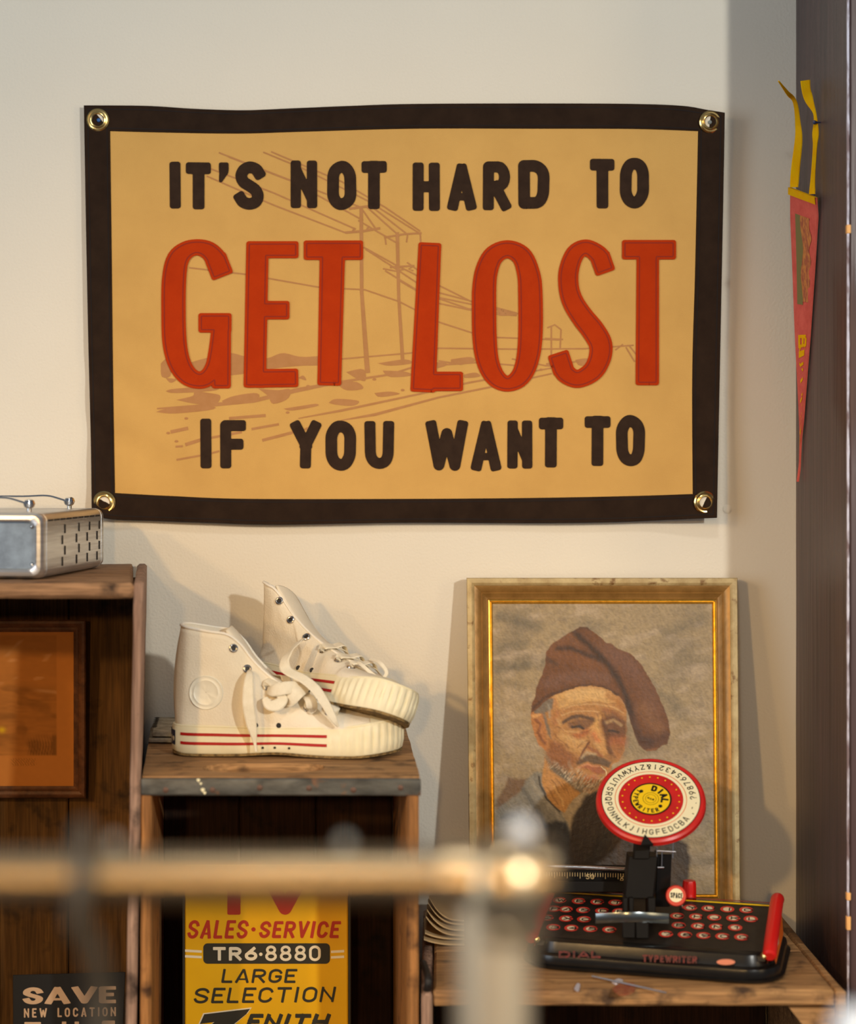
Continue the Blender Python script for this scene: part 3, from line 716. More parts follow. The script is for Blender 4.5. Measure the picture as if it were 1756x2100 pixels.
for px in (340, 436, 533, 634, 725, 822):
    mb = MB(); c = P(px, 1618 + 3 * math.sin(px), YF - .001)
    mb.lathe([(0, .0016), (.002, .0014), (.0034, .0006), (.0036, -.001)], Matrix.Translation(c) @ Matrix.Rotation(R(90), 4, 'X'), 12)
    mb.build('nail_head', M['rust'], strp)
mb = MB()
for px, py, r in ((416, 1620, 4), (407, 1600, 3.4), (420, 1626, 3), (412, 1607, 2.6)):
    c = P(px, py, YF - .0016); rr = r * 2.088 / F
    mb.add([c + Vector((rr * math.cos(q) * (1 + .3 * math.sin(3 * q)), -.0003, rr * math.sin(q))) for q in np.linspace(0, 6.28, 12)[:-1]], [list(range(11))])
mb.build('paint_flakes', M['flake'], strp)
mb = MB(); vboard(mb, X0 - .001, xat(311, YF), XB0, XB0 + .018, 0, zt2 - .0175, YF + .001, YB, (-.002, 0), seed=5.); mb.build('side_panel', M['crate_warm'], mc)
mb = MB(); vboard(mb, xat(835, YF), X1 - .001, XB1 - .018, XB1, 0, zt2 - .0175, YF + .001, YB, (0, 0), seed=6.); mb.build('side_panel', M['crate_warm'], mc)
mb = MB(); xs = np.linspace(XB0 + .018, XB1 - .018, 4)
mb.box(xs[0], xs[-1], YB - .002, YB, 0, zt2 - .018, .0005)  # backing sheet added behind the planks to block light through the gaps
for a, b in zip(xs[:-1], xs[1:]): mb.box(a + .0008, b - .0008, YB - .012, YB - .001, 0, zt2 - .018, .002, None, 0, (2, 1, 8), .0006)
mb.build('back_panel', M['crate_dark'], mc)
mb = MB(); mb.box(X0 + .015, X1 - .015, YF + .005, YB - .012, 0, .016); mb.build('bottom_board', M['crate_warm'], mc)
# right low table crate ------------------------------------------------
zt3 = zat(2030, YF); th3 = 34 * 2.088 / F
tb = thing('plank_table', 'low table of worn honey planks under the toy typewriter', 'table', (xat(1300, YF), -.2, 0))
tx0, tx1 = xat(889, YF), xat(1712, YF)
q = [Vector((tx0, YF, zt3)), Vector((tx1, YF, zt3)), Vector((xat(893, YB), YB, zt3)), Vector((xat(1568, YB), YB, zt3))]
mb = MB()
mid = [q[0].lerp(q[2], .42), q[1].lerp(q[3], .42)]
board(mb, (q[0], q[1], mid[0], mid[1]), th3, (34, 5, 1), .0014, .003, 3.); mb.build('top_plank', M['table'], tb)
mb = MB(); g = Vector((0, .0025, 0)); board(mb, (mid[0] + g, mid[1] + g, q[2], q[3]), th3, (34, 5, 1), .0014, .003, 4.); mb.build('top_plank', M['table'], tb)
mb = MB(); x_r = xat(1737, YF); vboard(mb, tx1 + .001, x_r, xat(1572, YB), xat(1590, YB), 0, zt3 - .002, YF, YB, seed=8.); mb.build('side_panel', M['table'], tb)
mb = MB(); vboard(mb, xat(864, YF), tx0 - .0015, xat(868, YB), xat(890, YB), 0, zt3 - .004, YF, YB, seed=9.); mb.build('side_panel', M['crate_v'], tb)
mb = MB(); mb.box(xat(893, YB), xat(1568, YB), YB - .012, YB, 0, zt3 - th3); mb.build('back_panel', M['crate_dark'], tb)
mb = MB()
a, b, c = P(1620, 2068, YF + .004), P(1712, 2068, YF + .004), P(1712, 2185, YF + .004)
mb.add([a, b, c, a + Vector((0, .02, 0)), b + Vector((0, .02, 0)), c + Vector((0, .02, 0))], [[0, 1, 2], [5, 4, 3], [0, 3, 4, 1], [1, 4, 5, 2], [2, 5, 3, 0]])
mb.build('corner_brace', M['table'], tb)
M['stain'] = mat('red_paint_stain', D(134, 62, 34, .85), .8, 0, D(150, 90, 50, .85), (120, 120, 120), 4, (.4, .65)); M['drip'] = mat('pale_paint_drip', D(186, 172, 166, .85), .5)
mb = MB(); tpl = lambda px, py, h: (lambda d: Vector(((px - CX) * d / F, d - 2.5, zt3 + h)))((1 - zt3) * F / (py - CY))
blob(mb, smooth_poly([(1256, 2030), (1275, 2018), (1302, 2020), (1298, 2038), (1270, 2042)]), tpl, 0.0002, .0016, 10)
mb.build('paint_stain', M['stain'], tb)
for pl_ in ([(1178, 2030), (1184, 2020), (1190, 2022), (1186, 2034)], [(1255, 2016), (1268, 2010), (1278, 2014), (1264, 2020)]):
    mb = MB(); blob(mb, smooth_poly(pl_), tpl, .0002, .0020, 6); mb.build('paint_drip', M['drip'], tb)
# thin metal rod on the table
M['steel'] = mat('bright_steel', (.62, .62, .64, 1), .25, 1)
mb = MB(); a = tpl(1215, 2008, .0036); b = tpl(1367, 2042, .0036); mb.tube([a, a.lerp(b, .5), b], [.0014, .0014, .0007], 8)
single(mb, 'metal_rod', M['steel'], a.lerp(b, .5) - Vector((0, 0, .0015)), 'thin metal rod lying on the plank table in front of the toy typewriter', 'rod')
# grey cardboard on the middle crate
M['card'] = mat('grey_card', D(178, 160, 130, .8), .9, 0, D(136, 120, 94, .8), (60, 60, 60), 5, (.35, .65), .0006, (200, 200, 200), .1)
M['card_dark'] = mat('torn_card_edge', D(52, 40, 26, .8), .95)
cz = zt2 + .0018
def tp2(px, py, h): d = (1 - cz - h) * F / (py - CY); return Vector(((px - CX) * d / F, min(d - 2.5, -.001), cz + h))
cb = thing('cardboard_sheets', 'two grey torn cardboard sheets lying behind the heel of the front sneaker', 'cardboard', tp2(330, 1530, 0))
mb = MB(); a = [tp2(298, 1549, 0), tp2(400, 1544, 0)]; 
q1 = [Vector((xat(304, -.165), -.165, cz)), Vector((xat(420, -.12), -.17, cz)), Vector((xat(312, -.03), -.022, cz)), Vector((xat(430, -.03), -.022, cz))]
mb.hexa([p + Vector((0, 0, .0002)) for p in q1] + [p + Vector((0, 0, .005)) for p in q1], (8, 8, 1), .0006, .001); mb.build('lower_sheet', M['card'], cb)
mb = MB(); q2 = [Vector((p.x + .004, p.y + .008, 0)) for p in q1]
mb.hexa([Vector((p.x, min(p.y, -.02), cz + .0066)) for p in q2] + [Vector((p.x, min(p.y, -.02), cz + .013)) for p in q2], (8, 8, 1), .0006, .001); mb.build('upper_sheet', M['card'], cb)
mb = MB()
for i in range(16):
    t = i / 15; p = q2[0].lerp(q2[2], .25 + .7 * t); r = .002 + .002 * abs(noise.noise(Vector((i * 1.7, 0, 0))))
    mb.add([Vector((p.x + .001 + r * 1.6 * math.cos(k), min(p.y, -.026) + r * math.sin(k), cz + .0134)) for k in np.linspace(0, 6.28, 8)[:-1]], [list(range(7))])
mb.build('torn_edge', M['card_dark'], cb)
# ------------------------------------------------------------------ papers beside the table
M['paper'] = mat('old_tan_paper', D(186, 152, 104, .85), .85, 0, D(168, 134, 90, .85), (14, 14, 14), 4, (.35, .65), .0005, (60, 60, 60), .2)
pp = thing('paper_stack', 'stack of old tan papers with curling edges between the middle crate and the toy typewriter', 'papers', (xat(905, -.15), -.12, zt3))
for k in range(6):
    mb = MB(); zz = zt3 + .0035 + .0058 * k
    rows = []
    for i in range(12):
        u = i / 11; r = []
        for j in range(9):
            v = j / 8
            x = xat(870 + 2 * k, -.10) + u * (.052 - .0014 * k); y = -.225 + v * .13 + .004 * math.sin(k * 2) + .002 * k
            z = zz + (.020 + .002 * k) * (1 - u) ** 3 * (1 - v) ** 1.2 * (.35 if k < 2 else 1) - .0015 * 0
            r.append(Vector((x, y, z)))
        rows.append(r)
    mb.grid(rows); mb.grid([[p + Vector((0, 0, -.0022)) for p in r] for r in rows])
    mb.grid([[r[0], r[0] + Vector((0, 0, -.0022))] for r in rows]); mb.grid([[p, p + Vector((0, 0, -.0022))] for p in rows[0]])
    mb.build('sheet', M['paper'], pp)
M['black'] = mat('black_iron', D(22, 18, 15, .8), .6)
mb = MB(); mb.tube([Vector(p) for p in spl([tuple(P(868, 1975, YF + .06)), tuple(P(874, 1990, YF + .03)), tuple(P(879, 2012, YF + .005)), tuple(P(876, 2032, YF + .012))], 16)], .0045, 10)
single(mb, 'iron_hook', M['black'], P(876, 2030, YF + .01), 'small curved black iron hook on the left corner of the plank table', 'hook')

# ------------------------------------------------------------------ framed print in the left crate
M['pf'] = mat('walnut_frame', D(104, 62, 34, .8), .5, 0, D(70, 40, 22, .8), (70, 70, 70), 5, (.35, .65), .0006, (120, 120, 120), .4)
M['mat_o'] = mat('orange_tan_mat', D(182, 108, 44, .8), .8, 0, D(172, 100, 40, .8), (30, 30, 30), 3, (.3, .7), 0, None, .15)
def rect_frame(pl, x0, x1, y0, y1, prof, closed=True):
    """prof: list of (inset px, height m); mitred rails, returns list of 4 MBs"""
    out = []
    cn = [(x0, y0), (x1, y0), (x1, y1), (x0, y1)]; sx = [(1, 1), (-1, 1), (-1, -1), (1, -1)]
    for k in range(4):
        mb = MB(); A, B = cn[k], cn[(k + 1) % 4]; sa, sb = sx[k], sx[(k + 1) % 4]
        rows = []
        for t in np.linspace(0, 1, 24):
            rows.append([pl((A[0] + sa[0] * i) * (1 - t) + (B[0] + sb[0] * i) * t, (A[1] + sa[1] * i) * (1 - t) + (B[1] + sb[1] * i) * t, h) for i, h in prof])
        mb.grid(rows, 0, False, True)
        for e in (0, 23): mb.add(rows[e], [list(range(len(prof)))])
        out.append(mb)
    return out
pc = P(80, 1640, -.052); pn = Vector((0, -1, -.085))
PF = Plane(pc, pn)
fpr = thing('framed_print', 'small walnut-framed landscape print on orange mat hanging inside the tall left crate', 'picture', PF(40, 1640))
bx0, bx1, by0, by1 = -190, 176, 1271, 1637
mb = MB()
for m_ in rect_frame(PF, bx0, bx1, by0, by1, [(0, -.012), (0, .004), (3, .007), (8, .008), (14, .006), (16, .003), (20, .004), (25, .002), (25, -.012)]): mb.add(m_.v, m_.f)
mb.build('frame', M['pf'], fpr)
M['gp'] = attr_mat('printed_etching', .75, 0, .15)
def paint_plane(pl, x0, x1, y0, y1, step, fn, h=0.0):
    xs = np.arange(x0, x1 + .1, step); ys = np.arange(y0, y1 + .1, step); X, Y = np.meshgrid(xs, ys)
    img = fn(X, Y)
    vs = [pl(x, y, h) for y in ys for x in xs]; W = len(xs)
    fs = [[i * W + j, i * W + j + 1, (i + 1) * W + j + 1, (i + 1) * W + j] for i in range(len(ys) - 1) for j in range(W - 1)]
    return vs, fs, img.reshape(-1, 3)
def paint_obj(name, m_, parent, data, sub=False):
    mb = MB(); mb.v = [Vector(v) for v in data[0]]; mb.f = data[1]; mb.m = [0] * len(data[1])
    o = mb.build(name, m_, parent, 60, False)
    at = o.data.color_attributes.new('paint', 'FLOAT_COLOR', 'POINT')
    at.data.foreach_set('color', np.concatenate([data[2], np.ones((len(data[2]), 1))], 1).astype(np.float32).ravel()); return o
def vnoise(X, Y, sx, sy, seed):
    """smooth value noise, vectorised"""
    r = np.random.default_rng(seed).random((64, 64)); u = X / sx + 7.3; v = Y / sy + 3.1
    i = np.floor(u).astype(int); j = np.floor(v).astype(int); f = u - i; g = v - j; f = f * f * (3 - 2 * f); g = g * g * (3 - 2 * g)
    R_ = lambda a, b: r[a % 64, b % 64]
    return R_(i, j) * (1 - f) * (1 - g) + R_(i + 1, j) * f * (1 - g) + R_(i, j + 1) * (1 - f) * g + R_(i + 1, j + 1) * f * g
def Dv(c, k=1.0): return np.array(D(*c, k)[:3])
def smooth(a, b, x): t = np.clip((x - a) / (b - a), 0, 1); return t * t * (3 - 2 * t)
def etching(X, Y):
    k = .8; img = np.ones(X.shape + (3,)) * Dv((184, 110, 45), k)
    img = img * (1 + .05 * (vnoise(X, Y, 9, 9, 1) - .5)[..., None])
    ins = smooth(118, 114, X) * smooth(1300, 1306, Y) * smooth(1551, 1547, Y)
    a = vnoise(X + 1.8 * Y, Y, 60, 12, 2) * .5 + vnoise(X - .6 * Y, Y, 20, 5, 3) * .5
    land = (smooth(1395, 1420, Y + 6 * np.sin(X / 20)))
    tone = .12 + .22 * a + .18 * land * vnoise(X, Y, 14, 4, 5) + .25 * smooth(.55, .8, vnoise(X, Y, 26, 14, 6)) * land
    grass = smooth(1500, 1535, Y) * smooth(50, 70, X) * (.35 + .3 * np.sin(X * 1.1 + 2 * np.sin(Y / 7)))
    tone = tone + np.clip(grass, 0, 1) + .5 * smooth(105, 109, X) * smooth(1500, 1515, Y)
    tone = np.clip(tone, 0, .8) * ins
    img = img * (1 - tone[..., None]) + Dv((104, 62, 24), k) * tone[..., None]
    hi = ins * np.clip(smooth(.68, .85, vnoise(X + Y, Y, 22, 12, 8)) * smooth(1420, 1380, Y) + smooth(6, 0, np.abs(Y - 1408 - .1 * X)) * smooth(60, 90, X), 0, 1) * .4
    img = img * (1 - hi[..., None]) + Dv((214, 150, 90), k) * hi[..., None]
    yl = np.exp(-(((X - 4) / 7) ** 2 + ((Y - 1497) / 6) ** 2))[..., None] * .8
    img = img * (1 - yl) + Dv((214, 164, 20), k) * yl
    cap = smooth(1554, 1557, Y) * smooth(1572, 1569, Y) * smooth(20, 26, X) * smooth(76, 70, X) * (np.sin(X * 1.7 + 3 * np.sin(Y)) > .3) * .45
    return img * (1 - cap[..., None]) + Dv((104, 62, 24), k) * cap[..., None]
paint_obj('print_sheet', M['gp'], fpr, paint_plane(PF, -168, 153, 1294, 1614, 2.2, etching, -.002))
# ------------------------------------------------------------------ SAVE card in the left crate
M['blk_card'] = mat('black_printed_card', D(13, 10, 8, 1), .8, 0, D(10, 8, 6, 1), (40, 40, 40), 3); M['pink_ink'] = mat('beige_ink', D(190, 150, 110, .95), .8)
SV = Plane(P(140, 2030, -.20), (0, -1, .06))
sv = thing('printed_card', 'black card reading SAVE NEW LOCATION in beige letters inside the tall left crate', 'card', SV(140, 2440))
mb = MB(); cs = [(26, 2000), (257, 1994), (232, 2600), (30, 2600)]
yb_ = [SV(x, y) for x, y in cs]
zmin = .019
def svl(p): return p
pts = []
for (x, y) in cs:
    p = SV(x, y); pts.append(p)
for i in (2, 3):
    top = pts[1] if i == 2 else pts[0]; t = (top.z - zmin) / (top.z - pts[i].z); pts[i] = top.lerp(pts[i], t)
bk = Vector((0, .0025, 0))
mb.hexa([pts[3], pts[2], pts[3] + bk, pts[2] + bk, pts[0], pts[1], pts[0] + bk, pts[1] + bk], (6, 1, 8), 0, .0006); mb.build('card_face', M['blk_card'], sv)
mb = MB()
text_line(mb, 'SAVE', 0, 91, 2025, 2060, 7.2, lambda x, y, h: SV(47 + x * 2.1, y - x * .03, h), .0001, .0005, .6, .5, True, 0, .10, 0, {'S': 1.05, 'A': 1.3, 'V': 1.3, 'E': .9}); mb.build('headline_word', M['pink_ink'], sv)
mb = MB(); text_line(mb, 'NEW LOCATION', 49, 238, 2068, 2087, 3.3, SV, .0001, .0004, .8, .5, True, 0, .55, 0, {' ': .9, 'I': .4}, -3); mb.build('address_line', M['pink_ink'], sv)
for ch, x0, x1, y0 in (('T', 50, 84, 2096), ('H', 127, 162, 2095), ('E', 209, 236, 2093)):
    mb = MB(); text_line(mb, ch, x0, x1, y0, y0 + 35, 9, SV, .0001, .0005, 1, .6); mb.build('headline_letter', M['pink_ink'], sv)
SV2 = Plane(P(140, 2030, -.17), (0, -1, .06))
# ------------------------------------------------------------------ yellow TV sign in the middle crate
M['sign_y'] = mat('yellow_painted_sign', D(228, 166, 6, .86), .45, 0, D(220, 158, 5, .86), (14, 14, 14), 4, (.3, .7), .0002, (60, 60, 60), .4)
M['sign_k'] = mat('black_sign_paint', D(40, 36, 24, .86), .5); M['sign_r'] = mat('red_sign_paint', D(176, 38, 14, .86), .5); M['sign_w'] = mat('white_sign_paint', D(232, 210, 170, .9), .5)
TV = Plane(P(545, 1960, -.175), (0, -1, .05))
tv = thing('painted_sign', 'yellow hand-lettered TV sales and service sign standing inside the middle crate', 'sign', TV(545, 2400))
mb = MB(); p0, p1 = TV(379, 1778), TV(714, 1778); p3, p2 = TV(379, 2500), TV(714, 2500)
for a, b in ((p3, p0), (p2, p1)):
    t = (b.z - .017) / (b.z - a.z); a.x, a.y, a.z = b.lerp(a, t)
bk = Vector((0, .016, 0)); mb.hexa([p3, p2, p3 + bk, p2 + bk, p0, p1, p0 + bk, p1 + bk], (6, 1, 10), 0, .0015)
mb.build('sign_board', M['sign_y'], tv)
mb = MB(); e = Vector((.0035, 0, 0)); f_ = Vector((0, .002, 0)); 
for a, b in ((p3, p0), (p2 + e, p1 + e)): mb.hexa([a - e + f_, a + f_ - e * .02, a - e + bk * 1.3, a - e * .02 + bk * 1.3, b - e + f_, b + f_ - e * .02, b - e + bk * 1.3, b - e * .02 + bk * 1.3], (1, 1, 4), 0, .0005)
mb.build('black_edge', M['sign_k'], tv)
mb = MB(); text_line(mb, 'T', 440, 520, 1800, 1876, 27, TV, .0001, .0006, 3, 1); text_line(mb, 'V', 545, 625, 1800, 1876, 27, TV, .0001, .0006, 3, 1); mb.build('headline_word', M['sign_r'], tv)
mb = MB(); text_line(mb, 'SALES', 386, 509, 1887, 1925, 6.6, TV, .0001, .0006, 1, .6, True, 5, .22); mb.build('service_word', M['sign_r'], tv)
mb = MB(); blob(mb, ell(520, 1906, 4.5, 4.5, 12), TV, .0001, .0006, 5); mb.build('service_dot', M['sign_r'], tv)
mb = MB(); text_line(mb, 'SERVICE', 533, 697, 1889, 1924, 6.6, TV, .0001, .0006, 1, .6, True, 5, .22); mb.build('service_word', M['sign_r'], tv)
mb = MB(); ls, ins = outline([[(438, 1955.5), (656, 1955.5)]], 42, 9, 1.0); emboss(mb, ls[0], ins, TV, .0001, .0005, 20); pnl = mb.build('number_panel', M['sign_k'], tv)
mb = MB(); text_line(mb, 'TR6', 437, 528, 1942, 1970, 6.4, TV, .0002, .0009, 1.2, .6, True, 0, .25); blob(mb, ell(535, 1957, 3.6, 3.6, 12), TV, .0002, .0009, 5)
text_line(mb, '8880', 544, 658, 1939, 1971, 5.4, TV, .0002, .0009, 1.2, .6, True, 0, .25); mb.build('phone_number', M['sign_w'], pnl)
for xa, xb, da, db in ((379.5, 414, -1, 1), (679, 706, 1.5, 0)):
    mb = MB()
    for y in (1950.5, 1962): strip(mb, [(xa, y + da), (xb, y + db)], 5, TV, .0004)
    mb.build('white_lines', M['sign_w'], tv)
mb = MB(); text_line(mb, 'LARGE', 456, 608, 1987, 2016, 5.2, TV, .0001, .0006, 1, .6, True, 4, .22); mb.build('selection_word', M['sign_k'], tv)
mb = MB(); text_line(mb, 'SELECTION', 399, 687, 2026, 2058, 5.4, TV, .0001, .0006, 1, .6, True, 5, .24, 0, None, -3); mb.build('selection_word', M['sign_k'], tv)
mb = MB(); zl = [(419, 2080), (513, 2069), (505, 2080), (478, 2102), (500, 2100), (448, 2150), (455, 2122), (400, 2126), (440, 2096), (410, 2100)]
blob(mb, [(x + (x - 455) * .06, y + (y - 2100) * .10) for x, y in zl], TV, .0001, .0003, 12); mb.build('bolt_outline', M['sign_w'], tv)
mb = MB(); blob(mb, zl, TV, .0003, .0007, 12); mb.build('bolt_letter', M['sign_k'], tv)
mb = MB(); text_line(mb, 'ENITH', 508, 674, 2079, 2112, 8.5, TV, .0001, .0006, 1.4, .6, True, 9, .2); mb.build('maker_word', M['sign_k'], tv)

# ------------------------------------------------------------------ silver metal case on the left crate
M['silver'] = mat('brushed_aluminium', D(196, 188, 176, .8), .34, .85, D(168, 160, 150, .8), (8, 8, 260), 3, (.35, .65), .0002, (20, 20, 300))
M['plate'] = mat('grey_blue_plate', D(112, 122, 128, .8), .45, .6, D(92, 100, 106, .8), (50, 50, 50), 4)
M['slot'] = mat('dark_vent_slot', D(26, 20, 16, .8), .8)
M['chrome'] = mat('chrome', (.78, .77, .75, 1), .12, 1)
A0 = Vector((xat(88, -.36), -.36, 0)); A0.z = zt1 + .0015
axd = Vector((.030, .249, 0)).normalized(); axl = Vector((-axd.y, axd.x, 0)); CL_, CD, CH = .23, .252, .080
def CS(l, d, h): return A0 + axl * l + axd * d + Vector((0, 0, h))
case = thing('metal_case', 'silver metal case with slotted side and riveted front plate on the tall left crate', 'case', CS(.1, .12, 0))
mb = MB()
def rr(hw, hh, r, cx, cz, n=7):
    o = []
    for (sx, sz, a0) in ((1, 1, 0), (-1, 1, 90), (-1, -1, 180), (1, -1, 270)):
        for i in range(n + 1):
            q = R(a0 + 90 * i / n); o.append((cx + sx * (hw - r) + r * math.cos(q), cz + sz * (hh - r) + r * math.sin(q)))
    return o
def ringat(d, ins): return [CS(l, d, h) for l, h in rr(CL_ / 2 - ins, CH / 2 - ins, .011, CL_ / 2, CH / 2)]
o = mb.grid([ringat(*t) for t in ((.010, .012), (.0015, .0105), (0, .008), (.001, .0035), (.005, .001), (.010, 0), (.012, 0), (.0125, .0012), (.014, .0012), (.0145, 0), (CD - .02, 0), (CD - .0195, .0012), (CD - .018, .0012), (CD - .0175, 0), (CD - .006, .001), (CD, .006))], 0, False, True)
n_ = 32; mb.f.append([o + 15 * n_ + k for k in range(n_)]); mb.m.append(0)
body = mb.build('case_body', M['silver'], case)
mb = MB(); mb.add([CS(l, .0095, h) for l, h in rr(CL_ / 2 - .011, CH / 2 - .011, .005, CL_ / 2, CH / 2)], [list(range(n_))]); pl_ = mb.build('front_plate', M['plate'], case)
for l, h in ((.017, CH - .017), (.017, .017), (.078, CH - .016), (.078, .016)):
    mb = MB(); T = Matrix.Translation(CS(l, .0095, h)) @ (-axd).to_track_quat('Z', 'Y').to_matrix().to_4x4(); mb.lathe([(0, .002), (.0014, .0018), (.0024, .001), (.0028, 0)], T, 12); mb.build('rivet', M['chrome'], pl_)
mb = MB()
for d in (.072, .072 + .056, .072 + .100, .072 + .142):
    for k in range(4):
        dd = d + (.010 if k % 2 == 0 else 0); h = CH - .022 - .0135 * k
        c = [CS(-.0006, dd + sx * .0022, h + sz * .0056) for sx, sz in ((-1, -1), (1, -1), (1, 1), (-1, 1))]; mb.add(c, [[0, 1, 2, 3]])
for k in range(9):
    d = .018 + k * .0235; c = [CS(-.0006, d + a, CH - .0095 + b) for a, b in ((0, -.0011), (.019, -.0011), (.019, .0011), (0, .0011))]; mb.add(c, [[0, 1, 2, 3]])
mb.build('vent_slots', M['slot'], body)
for d, l in ((.050, .055), (.190, .050)):
    mb = MB(); T = Matrix.Translation(CS(l - .02, d, CH)); mb.lathe([(.003, -.001), (.003, .004), (.006, .006), (.0075, .010), (.006, .014), (.003, .0158), (0, .016)], T, 20)
    hk = mb.build('handle_post', M['chrome'], case)
    mb = MB(); b = CS(l - .02, d, CH + .009); pts = [b, b + axl * .012 + Vector((0, 0, .004)), b + axl * .03 + Vector((0, 0, .008)), b + axl * .06 + Vector((0, 0, .007)), b + axl * .11 + Vector((0, 0, .006)), b + axl * .17 + Vector((0, 0, -.003))]
    mb.ribbon([Vector(p) for p in spl([tuple(p) for p in pts], 24)], .012, Vector((0, 0, 1)), .0016); mb.build('handle_strap', M['chrome'], hk)

# ------------------------------------------------------------------ sneakers
M['canvas'] = mat('cream_canvas', (.85, .775, .625, 1), .9, 0, (.80, .725, .575, 1), (26, 26, 26), 4, (.35, .65), .0006, (420, 420, 420), .15)
M['lining'] = mat('off_white_lining', D(240, 222, 194, .95), .95, 0, None, (1, 1, 1), 1, (.3, .6), .0004, (500, 500, 500), .1)
M['rubber'] = mat('cream_rubber', D(240, 220, 176, .98), .5, 0, D(234, 212, 164, .98), (30, 30, 30), 4, (.35, .65), .0002, (90, 90, 90), .4)
M['outsole'] = mat('worn_brown_outsole', D(134, 104, 60, .8), .8, 0, D(84, 64, 36, .8), (130, 130, 130), 3, (.4, .6), .002, (150, 150, 150), .2)
M['lace'] = mat('cream_cotton_lace', (.84, .775, .62, 1), .95, 0, (.78, .71, .55, 1), (90, 90, 90), 3, (.35, .65), .0006, (700, 700, 700), .1)
M['stripe'] = mat('red_rubber_stripe', D(168, 16, 14, .9), .5); M['navy'] = mat('navy_heel_label', D(38, 44, 66, .9), .5)
M['badge'] = mat('clear_ankle_badge', D(238, 222, 190, .98), .35, 0, None, (1, 1, 1), 1, (.3, .6), .0004, (120, 120, 120), .5); M['nickel'] = mat('nickel_eyelet', (.62, .59, .55, 1), .22, 1)
SOLE = [(0, 0), (.002, .012), (.010, .023), (.03, .031), (.07, .0325), (.12, .0325), (.16, .038), (.2, .0445), (.235, .0455), (.258, .040), (.274, .0295), (.284, .015), (.288, 0)]
_so = np.array(spl(SOLE, 130))
OUT = [(x, -y) for x, y in _so] + [(x, y) for x, y in _so[-2:0:-1]]     # closed plan outline, near side first
def zb(x): return .0 + .0045 * smooth(.225, .29, x) + .0025 * math.exp(-((x - .135) / .035) ** 2) + .002 * smooth(.02, 0, x)
def zt(x): return .0365 - .002 * math.exp(-((x - .12) / .05) ** 2) + .0075 * smooth(.205, .275, x)
TOPL = [(.011, 0, .163), (.013, .013, .1635), (.024, .025, .1615), (.05, .029, .157), (.072, .0265, .153), (.088, .0215, .140), (.101, .019, .122), (.118, .017, .104), (.14, .0155, .087), (.165, .0135, .0735), (.188, .0105, .064), (.202, 0, .0605), (.222, 0, .0575), (.245, 0, .0535), (.265, 0, .0485), (.279, 0, .0435), (.2855, 0, .0395)]
BOTL = [(.004, 0), (.006, .013), (.018, .0255), (.045, .0305), (.07, .0315), (.09, .0312), (.106, .0312), (.122, .0317), (.143, .0345), (.167, .0385), (.19, .0422), (.208, .0442), (.228, .0446), (.250, .0415), (.268, .0325), (.280, .018), (.2852, 0)]
NUU, NVV = 84, 16
_t = np.array(spl(TOPL, NUU)); _b = np.array(spl(BOTL, NUU))
